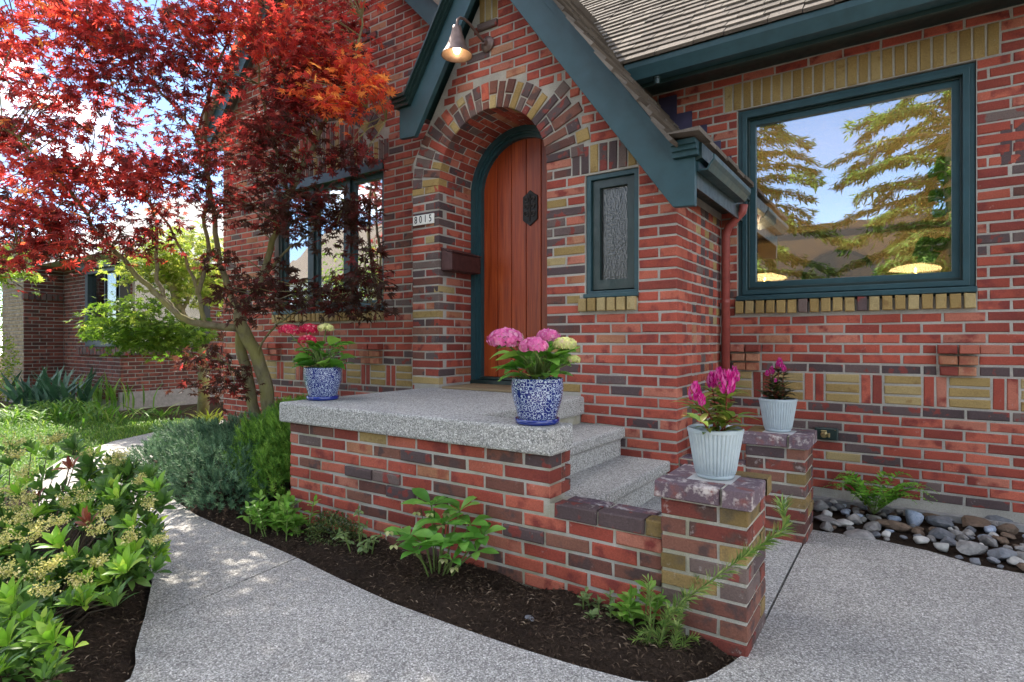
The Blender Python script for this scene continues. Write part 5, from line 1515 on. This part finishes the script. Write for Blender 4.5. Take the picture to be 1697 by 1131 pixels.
# conifer shrubs
def needle_tuft(n_=16, L=1.0):
    vs, fs = [], []
    for k in range(n_):
        s = k / n_; a = k * 2.4; r_ = .36
        c = (0, s * L, 0); e = (r_ * math.cos(a), s * L + .34, r_ * math.sin(a)); w_ = .055
        pa = (-math.sin(a) * w_, 0, math.cos(a) * w_); o = len(vs)
        vs += [(c[0]-pa[0], c[1], c[2]-pa[2]), (c[0]+pa[0], c[1], c[2]+pa[2]), e]; fs.append((o, o+1, o+2))
    return vs, fs
nv_, nf_ = needle_tuft()
M['juniper'] = leaf_mat('juniper_needles', [(0, (.035, .09, .045)), (.5, (.085, .17, .085)), (1, (.19, .31, .16))], .15, .6, 1.2, .2)
M['cypress'] = leaf_mat('cypress_needles', [(0, (.07, .17, .022)), (.5, (.14, .29, .035)), (1, (.28, .45, .07))], .3, .6, 1.3, .2)
def mound_shrub(name, label, cat, blobs, n_, size, m, up=.7, stem=True):
    c0 = blobs[0][0]
    t = thing(name, label, cat, (c0[0], c0[1], 0))
    P_, D_ = [], []
    tot = sum(b[1][0] * b[1][1] for b in blobs)
    for c, r_ in blobs:
        k = int(n_ * r_[0] * r_[1] / tot)
        d = rand_unit(k * 2); d = d[d[:, 2] > -.25][:k]
        lump = 1 + .10 * np.sin(d[:, 0] * 9 + c[0]) * np.sin(d[:, 1] * 8) + .08 * np.sin(d[:, 2] * 11)
        p = np.array(c) + d * np.array(r_) * (lump * rng.uniform(.72, 1.05, len(d)))[:, None]
        P_.append(p); D_.append(d * [.9, .9, .6] + [0, 0, up] + rng.normal(0, .35, d.shape))
    P_ = np.concatenate(P_); D_ = np.concatenate(D_)
    ok = P_[:, 2] > .01; P_ = P_[ok]; D_ = D_[ok]
    scatter('foliage', nv_, nf_, frames(D_, rand_unit(len(P_))) * (size * rng.uniform(.7, 1.25, len(P_)))[:, None, None], P_, rng.uniform(0, .999, len(P_)), m, t, kind='stuff')
    f = MB()
    for c, r_ in blobs:
        for k in range(7):
            a = random.uniform(0, 6.28); e = Vector((c[0] + r_[0]*.7*math.cos(a), c[1] + r_[1]*.7*math.sin(a), c[2] + r_[2]*.4))
            f.tube([(c0[0], c0[1], -.02), ((c0[0] + e.x)/2, (c0[1] + e.y)/2, e.z*.6), e], [.014, .009, .004], 5, caps=False)
    f.build('branches', bark_mat(name + '_bark', (.04, .03, .02), (.10, .075, .05)), t, kind='stuff')
    return t
mound_shrub('blue_juniper', 'low blue-green juniper spreading over the path edge', 'shrub', [((-3.95, 2.22, .12), (.48, .38, .30)), ((-4.5, 2.5, .14), (.48, .42, .32)), ((-5.0, 2.62, .10), (.42, .36, .24)), ((-3.62, 2.05, .08), (.25, .22, .20)), ((-4.3, 2.75, .2), (.42, .35, .32)), ((-5.5, 2.78, .10), (.40, .34, .24)), ((-4.75, 2.2, .08), (.40, .28, .22))], 5600, .052, M['juniper'])
mound_shrub('green_cypress', 'feathery bright green cypress at the left end of the stoop', 'shrub', [((-3.50, 2.50, .24), (.30, .28, .34)), ((-3.85, 2.85, .30), (.36, .30, .34)), ((-3.42, 2.32, .12), (.22, .20, .26)), ((-4.2, 3.0, .3), (.3, .25, .3)), ((-3.75, 2.42, .22), (.26, .22, .34))], 5200, .055, M['cypress'], .9)
M['box_leaf'] = leaf_mat('boxwood_leaf', [(0, (.025, .05, .012)), (.6, (.07, .11, .025)), (1, (.17, .20, .06))], .2, .4, 1.3)
bx = thing('small_box_shrub', 'low dark green small-leaved mound by the stoop wall', 'shrub', (-2.58, 2.06, 0))
d = rand_unit(3600); d = d[d[:, 2] > -.1]
P_ = np.array([-2.56, 2.05, .02]) + d * [.20, .10, .145] * rng.uniform(.6, 1.05, (len(d), 1))
bv_, bf_ = leaf_t(1, .6, 2, .2, .1)
scatter('foliage', bv_, bf_, frames(d + rng.normal(0, .6, d.shape), d + rng.normal(0, .6, d.shape)) * rng.uniform(.010, .018, len(d))[:, None, None], P_, rng.uniform(0, .999, len(d)), M['box_leaf'], bx, kind='stuff')
M['sedum'] = leaf_mat('sedum_leaf', [(0, (.13, .28, .035)), (.6, (.17, .36, .05)), (1, (.30, .46, .10))], .3, .42, 1.4)
M['limp'] = leaf_mat('limp_leaf', [(0, (.12, .20, .07)), (1, (.24, .32, .12))], .3, .5, 1.3)
sm = mesh_of(*leaf_t(1, .52, 4, .10, .14, .55), M['sedum']); lm_ = mesh_of(*leaf_t(1, .52, 4, .10, .14, .55), M['limp'])
def stalky(name, label, x, y, stalks, mesh, stem_m=None, pairs=5, ls=.045, seed=1, droop=0.0, cat='plant', group=None):
    rs = random.Random(seed)
    t = thing(name, label, cat, (x, y, 0), group)
    for (dx, dy, h, lean) in stalks:
        a = rs.uniform(0, 6.28)
        b_ = Vector((x + dx, y + dy, -.01)); e = b_ + Vector((lean * math.cos(a), lean * math.sin(a), h))
        mid = (b_ + e) / 2 + Vector((0, 0, .02 + droop * h))
        pts = smooth_path([tuple(b_), tuple(mid), tuple(e)], 5)
        f = MB(); f.tube(pts, [.0042 - .0002 * k for k in range(len(pts))], 6); f.build('stem', stem_m or M['stem'], t, smooth=True)
        for k in range(pairs):
            s = .25 + .75 * (k + .6) / pairs; q = pts[min(len(pts)-1, int(s * (len(pts)-1) + .5))]
            a0 = k * 1.57 + rs.uniform(-.4, .4)
            for w_ in (0, math.pi):
                el = rs.uniform(.1, .7) - droop * 2.5
                leaf_objs(t, 'leaf', mesh, [(q, (math.cos(a0+w_), math.sin(a0+w_), el), (-.4*math.cos(a0+w_), -.4*math.sin(a0+w_), 1), ls * rs.uniform(.7, 1.15) * (1.1 - .35 * s))])
        leaf_objs(t, 'leaf', mesh, [(pts[-1], (rs.gauss(0, .3), rs.gauss(0, .3), 1), (1, 0, .2), ls * .6)])
    return t
rs = random.Random(8)
stalky('sedum_clump', 'bright green leafy clump at the left corner of the stoop bed', -2.95, 1.98, [(rs.uniform(-.17, .22), rs.uniform(-.10, .08), rs.uniform(.10, .21), rs.uniform(.01, .06)) for _ in range(34)], sm, None, 5, .075, 2)
stalky('wilting_plant', 'limp pale green plant with bent stems on the mulch', -2.30, 2.00, [(rs.uniform(-.06, .08), rs.uniform(-.05, .04), rs.uniform(.07, .15), rs.uniform(.05, .10)) for _ in range(7)] + [(-.02, .02, .24, .01)], lm_, None, 4, .045, 5, .28)
seeds = stalky('seedling', 'pale green seedling trio left of the near pillar', -.985, 2.04, [(-.07, .02, .10, .02), (.06, -.01, .09, .02), (-.05, .04, .11, .02), (.0, .02, .09, .02), (.04, .045, .12, .01), (-.02, -.03, .06, .03), (.03, -.03, .05, .03), (.01, -.045, .07, .02)], lm_, None, 4, .042, 6)
stalky('bright_sedum', 'bright broad-leaved green plant against the near pillar', -.83, 2.055, [(-.03, .01, .13, .03), (.02, .02, .18, .02), (-.06, -.01, .11, .03), (.05, .015, .15, .03), (.0, -.01, .10, .03)], sm, None, 5, .078, 7)
# needle-leaved sprigs in front of the pillar and the long leaning one
M['rosemary'] = leaf_mat('sprig_leaf', [(0, (.09, .18, .04)), (.5, (.17, .28, .05)), (1, (.34, .38, .12))], .25, .5, 1.3)
rv_, rf_ = leaf_t(1, .13, 2, .1, .12)
def sprig(t, pts, L, n_, m=None):
    sp = smooth_path([tuple(p) for p in pts], 6); f = MB(); f.tube(sp, [.0035 - .002 * k / len(sp) for k in range(len(sp))], 5); f.build('stem', M['stem'], t, smooth=True)
    sp = np.array([np.array(p) for p in sp]); k = rng.uniform(0, 1, n_) * (len(sp) - 1.01); i = k.astype(int); fr = (k - i)[:, None]
    P_ = sp[i] * (1 - fr) + sp[i+1] * fr; ax_ = sp[i+1] - sp[i]; ax_ /= np.linalg.norm(ax_, axis=1, keepdims=True)
    side = np.cross(ax_, rand_unit(n_)); side /= np.linalg.norm(side, axis=1, keepdims=True)
    D_ = side * .8 + ax_ * .75
    scatter('needle_leaves', rv_, rf_, frames(D_, ax_) * (L * rng.uniform(.7, 1.15, n_))[:, None, None], P_, rng.uniform(0, .999, n_), m or M['rosemary'], t, kind='stuff')
SPR = thing('sprig_plant', 'needle-leaved sprig plant with one long stem leaning across the near pillar', 'plant', tuple(on_z(1110, 1085)))
for (p0, p1, p2, L, n_) in [((1075,1080), (1078,1020), (1074,962), .034, 130), ((1090,1085), (1100,1040), (1108,1010), .034, 110), ((1110,1090), (1120,1060), (1122,1040), .036, 110), ((1100,1080), (1085,1050), (1062,1050), .032, 90), ((1125,1085), (1140,1060), (1152,1058), .034, 90), ((1112,1100), (1110,1110), (1106,1122), .03, 90), ((1115,1070), (1125,1020), (1136,985), .034, 120), ((1120,1060), (1135,1000), (1155,960), .034, 90), ((1085,1075), (1070,1060), (1050,1062), .03, 70)]:
    b_ = on_z(p0[0], p0[1], .0); tt = b_.y * CY - b_.x * SY
    sprig(SPR, [b_, at(p1[0], p1[1], tt - .015), at(p2[0], p2[1], tt - .02)], L, n_)
b_ = on_z(1098, 1065, 0.0); tt = b_.y * CY - b_.x * SY
sprig(SPR, [b_, at(1104, 1030, tt - .02), at(1130, 1000, tt - .08), at(1180, 962, tt - .16), at(1230, 925, tt - .21), at(1270, 898, tt - .23), at(1300, 872, tt - .23), at(1296, 838, tt - .23)], .052, 420)
# hellebore
M['hell'] = leaf_mat('hellebore_leaf', [(0, (.07, .21, .025)), (.5, (.12, .31, .04)), (1, (.20, .41, .07))], .3, .36, 1.5, .5)
M['hell_fl'] = petal_mat('hellebore_flower', [(0, (.42, .46, .16)), (1, (.66, .60, .34))])
HL = thing('hellebore', 'large-leaved green hellebore with pale nodding flowers by the stoop wall', 'plant', (-1.80, 2.02, 0))
hm = [mesh_of(*leaf_t(1, .42, 6, .10, q, .58), M['hell']) for q in (.12, .22)]
for (px, py, tt, n_, L, tilt) in [(715, 838, 2.72, 6, .115, .2), (705, 905, 2.58, 7, .115, .35), (770, 902, 2.56, 7, .105, .3), (762, 848, 2.68, 5, .095, .15), (780, 870, 2.60, 5, .09, .3), (680, 888, 2.62, 6, .10, .4), (735, 870, 2.66, 6, .10, .2), (800, 890, 2.56, 5, .09, .4), (735, 905, 2.55, 6, .09, .3), (790, 915, 2.5, 5, .08, .4), (690, 918, 2.5, 5, .08, .4), (750, 930, 2.5, 4, .07, .3)]:
    c = at(px, py, tt); b_ = Vector((-1.80 + (c.x + 1.8) * .25, 2.02 + (c.y - 2.02) * .25, -.01))
    f = MB(); f.tube(smooth_path([tuple(b_), tuple((b_ + c) / 2 + Vector((0, 0, .02))), tuple(c)], 4), .0042, 6); f.build('stem', M['stem'], HL, smooth=True)
    a0 = random.uniform(0, 6.28)
    for k in range(n_):
        a = a0 + 2 * math.pi * k / n_ + random.uniform(-.15, .15); el = random.uniform(-.05, .55)
        leaf_objs(HL, 'leaf', random.choice(hm), [(c, (math.cos(a), math.sin(a) - .15, el), (-.5*math.cos(a)*el, -.5*math.sin(a)*el - tilt, 1), L * random.uniform(1.0, 1.4))])
for (px, py, tt) in [(645, 882, 2.58), (652, 905, 2.52), (735, 928, 2.5), (752, 942, 2.46), (690, 850, 2.7), (712, 852, 2.66), (740, 852, 2.7), (730, 872, 2.64)]:
    c = at(px, py, tt); d = np.array([[math.cos(k*1.2566), math.sin(k*1.2566), -.55] for k in range(6)]) + rng.normal(0, .1, (6, 3))
    bv2, bf2 = leaf_t(1, .75, 3, .2, .12)
    scatter('flower', bv2, bf2, frames(d, np.tile([0, 0, 1.], (6, 1)) + d * .6) * .026, np.tile(np.array(c), (6, 1)), rng.uniform(0, .999, 6), M['hell_fl'], HL, smooth=True)
    f = MB(); f.tube([tuple(c), tuple(c + Vector((.01, .02, .012))), (-1.80 + (c.x + 1.8) * .4, 2.03, .03)], .0024, 5); f.build('flower_stalk', M['stem'], HL, smooth=True)
# fern on the rock strip
M['fern'] = leaf_mat('fern_frond', [(0, (.08, .24, .025)), (.6, (.17, .40, .04)), (1, (.28, .52, .06))], .35, .5, 1.4)
FN = thing('fern', 'bright green fern among rocks against the brick wall', 'plant', (-.16, 4.26, 0))
for i in range(24):
    a = i * 2.4 + random.uniform(-.2, .2); L = random.uniform(.20, .36); h = random.uniform(.14, .27)
    b_ = np.array([-.16, 4.26, .015]); pts = [b_ + np.array([L*s*math.cos(a), L*s*math.sin(a) * .75 - .06*s, h * math.sin(s * 2.2)]) for s in np.linspace(0, 1, 15)]
    f = MB(); f.tube(pts, .0015, 4, caps=False); fr_ = f.build('frond', M['stem'], FN)
    P_, D_, S_ = [], [], []
    for k in range(2, 15):
        s = k / 14; ax_ = pts[k] - pts[k-1]; sd = np.cross(ax_, [0, 0, 1]); sd /= np.linalg.norm(sd)
        for w_ in (-1, 1):
            P_.append(pts[k]); D_.append(sd * w_ + ax_ / np.linalg.norm(ax_) * .45); S_.append(.105 * math.sin(min(1, s * 1.5 + .1) * math.pi * .52) * (1.12 - s))
    pv2, pf2 = leaf_t(1, .34, 3, .1, .08, .3)
    scatter('pinnae', pv2, pf2, frames(np.array(D_), np.tile([0, 0, 1.], (len(P_), 1)) + rng.normal(0, .2, (len(P_), 3))) * np.array(S_)[:, None, None], np.array(P_), rng.uniform(0, .999, len(P_)), M['fern'], fr_, kind='stuff')
# strap-leaved plants and border by the neighbour
M['iris'] = leaf_mat('iris_blade', [(0, (.03, .08, .05)), (1, (.08, .16, .10))], .2, .45, 1.2)
M['grassy'] = leaf_mat('grass_blade', [(0, (.06, .15, .02)), (.6, (.13, .26, .03)), (1, (.28, .36, .07))], .35, .55, 1.4)
M['gold'] = leaf_mat('golden_blade', [(0, (.36, .42, .04)), (1, (.60, .58, .12))], .4, .5, 1.3)
gv, gf = leaf_t(1, .07, 4, .05, .28, .4)
gv2, gf2 = leaf_t(1, .10, 4, .05, .10, .45)
def clump(name, label, x, y, n_, L, m, spread=.08, el=1.3, tv=(gv, gf), cat='plant', rx=None):
    t = thing(name, label, cat, (x, y, 0))
    a = rng.uniform(0, 6.283, n_); s = np.abs(rng.normal(0, 1, (n_, 2))) * np.sign(rng.normal(0, 1, (n_, 2)))
    P_ = np.stack([x + s[:, 0] * (rx or spread), y + s[:, 1] * spread, np.full(n_, -.02)], 1)
    D_ = np.stack([np.cos(a), np.sin(a), rng.uniform(el * .6, el * 2, n_)], 1); nn = np.stack([-np.cos(a), -np.sin(a), np.full(n_, .3)], 1)
    scatter('blades', tv[0], tv[1], frames(D_, nn) * (L * rng.uniform(.55, 1.15, n_))[:, None, None], P_, rng.uniform(0, .999, n_), m, t, kind='stuff')
    return t
p = on_z(75, 690); clump('iris_clump', 'dark blue-green iris clump against the neighbouring wall', p.x - .9, p.y + .35, 90, .75, M['iris'], .25, 1.1, (gv2, gf2), rx=.4)
p = on_z(120, 690); clump('border_grasses', 'green strappy border plants along the lawn edge', p.x, p.y, 420, .38, M['grassy'], .22, .55, rx=.75)
p = on_z(40, 695); clump('border_foliage', 'low green foliage at the lawn edge, far left', p.x, p.y, 300, .33, M['grassy'], .22, .5, rx=.5)
p = on_z(170, 672); clump('lavender_stalks', 'thin upright flower stalks before the neighbouring wall', p.x, p.y - .1, 90, .55, M['grassy'], .15, 3.5, rx=.9)
p = on_z(340, 712); clump('golden_grass', 'glowing yellow grass tuft at the end of the path', p.x + .1, p.y, 70, .36, M['gold'], .07, .8)
p = on_z(265, 690); clump('hosta', 'small green leafy clump at the foot of the neighbouring wall', p.x, p.y, 60, .30, M['grassy'], .14, .35, (gv2, gf2))
yb = thing('gold_shrub', 'yellow-green leafy shrub beside the buff chimney, far left', 'shrub', (-12.6, 3.0, 0))
d = rand_unit(1800); P_ = np.array([-12.6, 3.0, .65]) + d * [.42, .42, .75] * rng.uniform(.6, 1.05, (1800, 1)); ok = P_[:, 2] > 0
scatter('foliage', bv_, bf_, (frames(d + rng.normal(0, .6, d.shape), d + rng.normal(0, .6, d.shape)) * rng.uniform(.035, .065, 1800)[:, None, None])[ok], P_[ok], rng.uniform(.3, .999, 1800)[ok], M['gmaple'], yb, kind='stuff')
# lawn blades, mulch chips
N = 26000
P_ = np.stack([rng.uniform(-11.5, -5.5, N), rng.uniform(.2, 4.4, N), np.full(N, -.022)], 1)
lim_lo = np.array([interp([(-14, 2.5), (-10.4, 3.1), (-9.0, 3.9), (-7.9, 4.3)], x) for x in P_[:, 0]])
edge_lo = np.array([interp([(-7.9, 4.3), (-7.75, 3.8), (-7.2, 2.8), (-6.5, 2.1), (-5.7, 1.62), (-5.4, 1.45)], x) if x > -7.9 else 9 for x in P_[:, 0]])
ok = (P_[:, 1] < lim_lo) & (P_[:, 1] < edge_lo - .03) & (P_[:, 1] > .6); P_ = P_[ok]; n_ = len(P_)
a = rng.uniform(0, 6.283, n_)
scatter('lawn_grass', *leaf_t(1, .16, 2, .05, .3, .4), frames(np.stack([np.cos(a), np.sin(a), rng.uniform(.6, 2, n_)], 1), np.stack([-np.cos(a), -np.sin(a), np.full(n_, .4)], 1)) * rng.uniform(.04, .085, n_)[:, None, None], P_, rng.uniform(0, .999, n_), M['grassy'], None, kind='stuff', label='mown green lawn beside the curving path', cat='grass')
M['chip'] = leaf_mat('bark_chip', [(0, (.028, .018, .012)), (.6, (.075, .05, .034)), (.93, (.14, .095, .062)), (1, (.32, .24, .17))], 0., .9, 1., .15)
N = 9000
P_ = np.stack([rng.uniform(-3.6, -.45, N), rng.uniform(1.72, 2.2, N), np.zeros(N)], 1)
Q_ = np.stack([rng.uniform(-2.9, -1.95, 3500), rng.uniform(.35, 1.25, 3500), np.zeros(3500)], 1)
ok = np.array([y > interp(up_edge[3:], x) + .02 for x, y in P_[:, :2]]); P_ = P_[ok]
ok = np.array([y < interp(low_edge[2:], x) - .01 and x < -1.96 for x, y in Q_[:, :2]]); Q_ = Q_[ok]
P_[:, 2] = [bed_z(x, y) + .002 for x, y in P_[:, :2]]; Q_[:, 2] = [lbed_z(x, y) + .002 for x, y in Q_[:, :2]]
P_ = np.concatenate([P_, Q_]); n_ = len(P_); a = rng.uniform(0, 6.283, n_)
scatter('bark_mulch', *leaf_t(1, .22, 2, .5, .15, .5), frames(np.stack([np.cos(a), np.sin(a), rng.normal(.1, .25, n_)], 1), np.tile([0, 0, 1.], (n_, 1)) + rng.normal(0, .35, (n_, 3))) * rng.uniform(.010, .034, n_)[:, None, None], P_, rng.uniform(0, .999, n_), M['chip'], None, kind='stuff', label='dark bark mulch covering the planting beds', cat='mulch')
# ================================================================ rock strip along the main wall
rb = MB(); rb.plate([(x, y) for x, y in rock_edge] + [(3.2, YM + .05), (-1.14, YM + .05), (-1.14, 3.77)], [], XY, -.012, -.1); struct('rock_strip_soil', rb, M['soil'])
def stone_mat(name, a, b, sc=30, spk=.0):
    t = NT(name); c = t.ramp(t.noise(sc, 6, .7), [(.3, a), (.7, b)])
    c = t.mix(1.0, c, t.ramp(t.rnd(), [(0, .75), (1, 1.2)]), 'MULTIPLY')
    v = t.n('ShaderNodeTexVoronoi', Vector=t.P(), Scale=90).outputs['Distance']
    if spk: c = t.mix(t.ramp(v, [(.1, spk), (.3, 0.)]), c, (.05, .06, .10))
    return t.done(t.bsdf(c, .8, t.bump(t.noise(sc * 1.5, 6, .7), .7, .008), .3))
ST = [stone_mat('stone_grey', (.15, .142, .135), (.33, .31, .29)), stone_mat('stone_pale', (.34, .33, .31), (.56, .54, .50)), stone_mat('stone_brown', (.09, .06, .04), (.20, .14, .10)), stone_mat('stone_blue', (.22, .27, .36), (.42, .46, .54), 40, .5), stone_mat('stone_slate', (.10, .105, .115), (.21, .215, .23))]
def rock_mesh(m, seed):
    import bmesh
    rs = random.Random(seed); bm = bmesh.new(); bmesh.ops.create_icosphere(bm, subdivisions=2, radius=1.0)
    cuts = [(Vector((rs.gauss(0, 1), rs.gauss(0, 1), rs.gauss(0, 1))).normalized(), rs.uniform(.50, .82)) for _ in range(12)]
    for v in bm.verts:
        for n_, dd in cuts:
            k = v.co.dot(n_) - dd
            if k > 0: v.co -= n_ * k * .92
        v.co *= rs.uniform(.96, 1.04)
    me = bpy.data.meshes.new('rock'); bm.to_mesh(me); bm.free(); me.materials.append(m)
    if m in (ST[1], ST[3]): me.polygons.foreach_set('use_smooth', [True] * len(me.polygons))
    return me
RM = {(i, k): rock_mesh(m, 10 * i + k) for i, m in enumerate(ST) for k in range(4)}
placed = []
def rock(px, py, w_, h_, kind, label=None, flat=.6):
    p = on_z(px, py, .0); tt = p.y * CY - p.x * SY; r_ = w_ * tt / F_PX / 2
    if label is None: label = 'mid-sized stone among others in the rock strip below the main wall'
    m = Matrix.Translation((p.x, p.y, r_ * flat * .55)) @ Matrix.Rotation(random.uniform(0, 6.28), 4, 'Z') @ Matrix.Rotation(random.uniform(-.2, .2), 4, 'X') @ Matrix.Diagonal((r_ * 1.08, r_ * .85, r_ * flat, 1))
    placed.append((p.x, p.y, r_))
    return place('rock', RM[kind, random.randrange(4)], m, None, label=label, cat='rock', group='stones in the rock strip')
rock(1512, 868, 40, 28, 3, 'rounded blue-white boulder against the wall right of the fern', .85)
rock(1480, 876, 52, 20, 2, 'long brown stone left of the blue-white boulder', .42)
rock(1612, 874, 58, 24, 2, 'long flat brown stone against the wall foundation', .38)
rock(1670, 884, 34, 26, 2, 'rust-brown angular block near the right edge', .8)
rock(1640, 884, 24, 18, 3, 'small pale blue stone left of the rust-brown block', .8)
rock(1632, 896, 22, 16, 3, 'pale blue stone just in front of the other pale blue one', .7)
rock(1562, 912, 28, 16, 1, 'white rounded stone at the walk edge', .6)
rock(1608, 918, 52, 26, 0, 'broad grey flat-topped stone at the walk edge', .5)
rock(1662, 928, 46, 30, 4, 'large dark slate lump at the walk edge', .6)
rock(1685, 935, 34, 14, 1, 'pale slab stone at the right edge of the picture', .4)
rock(1560, 892, 42, 22, 4, 'dark grey stone in the middle of the rock strip', .55)
rock(1360, 845, 30, 22, 0, 'grey stone behind the far pillar', .7)
rock(1400, 872, 44, 14, 1, 'flat pale stone left of the fern at the walk edge', .35)
rock(1370, 866, 56, 16, 0, 'flat grey slab beside the far pillar', .25)
rock(1445, 880, 40, 20, 0, 'grey stone just in front of the fern', .5)
rock(1655, 868, 44, 22, 4, 'slate stone against the foundation at far right', .5)
rock(1560, 872, 46, 20, 4, 'dark slate stone right of the blue-white boulder', .5)
rock(1425, 890, 50, 10, 0, 'thin flat grey stone at the walk edge near the far pillar', .22)
for px, py, w_, kd, lb in ((940, 978, 22, 1, 'pale flat stone lying on the mulch near the low wall'), (886, 1028, 36, 4, 'grey flat stone sunk in the mulch near the path edge')):
    rock(px, py, w_, w_, kd, lb, .22)
generic = []
for _ in range(900):
    if len(placed) > 105: break
    x = random.uniform(-.44, 1.2); y = random.uniform(3.62, YM - .08)
    if y < interp(rock_edge, x) + .015: continue
    q = proj((x, y, 0)); 
    if q is None or q[0] > 1715: continue
    r_ = random.choice((14, 18, 22, 26, 30))
    if any((x - a) ** 2 + (y - b) ** 2 < (c * .62 + r_ * .0016) ** 2 for a, b, c in placed): continue
    generic.append((x, y, q, r_, random.choice((0, 0, 4, 4, 1, 2, 0, 3)), random.uniform(.45, .8))); placed.append((x, y, r_ * .0019))
ORD = ['first', 'second', 'third', 'fourth', 'fifth', 'sixth', 'seventh', 'eighth', 'ninth', 'tenth', 'eleventh', 'twelfth', 'thirteenth', 'fourteenth', 'fifteenth', 'sixteenth', 'seventeenth', 'eighteenth', 'nineteenth', 'twentieth']
KIND = ['grey', 'white', 'brown', 'pale blue', 'slate-dark']
count = {}
for (x, y, q, r_, kd, fl_) in sorted(generic):
    e0 = interp(rock_edge, x); rel = (y - e0) / (YM - e0)
    row = 'at the walk edge' if rel < .33 else ('in the middle' if rel < .66 else 'on the wall side')
    k = count[kd, row] = count.get((kd, row), 0) + 1
    rock(q[0], q[1], r_, r_, kd, '%s small %s stone from the far pillar %s of the strip' % (ORD[k - 1], KIND[kd], row), fl_)
# houseplant just inside the picture window
M['fiddle'] = leaf_mat('fiddle_leaf', [(0, (.04, .16, .02)), (1, (.10, .30, .04))], .4, .35, 1.5)
HP = thing('houseplant', 'big-leaved green houseplant inside the picture window, right side', 'plant', (.32, 5.0, .4))
f = MB(); f.tube([(.32, 5.0, .42), (.30, 5.0, 1.3), (.26, 5.0, 1.75), (.30, 5.02, 2.3), (.28, 5.0, 2.5)], [.02, .015, .012, .010, .006], 8); f.build('stem', M['bark'], HP, smooth=True)
f = MB(); f.lathe([(.10, 0), (.14, .25), (.13, .25), (.0, .22)], 24, (.32, 5.0, .402)); f.build('planter', M['ribbed'], HP, smooth=True)
fm_ = mesh_of(*leaf_t(1, .70, 5, .12, .18, .58), M['fiddle'])
for (px, py) in [(1500, 425), (1525, 410), (1522, 430), (1560, 405), (1560, 345), (1550, 325), (1568, 320), (1572, 290), (1552, 285), (1562, 270), (1575, 340)]:
    c = on_y(px, py, 5.0 + random.uniform(-.06, .06)); s_ = Vector((.29, 5.0, c.z + .06))
    d = c - s_
    leaf_objs(HP, 'leaf', fm_, [(s_ + d * .4, (d.x, d.y - .05, d.z * .6 - .05), (random.gauss(0, .3), -1, .5), random.uniform(.13, .19))])
scene.render.resolution_x = 1024; scene.render.resolution_y = 682
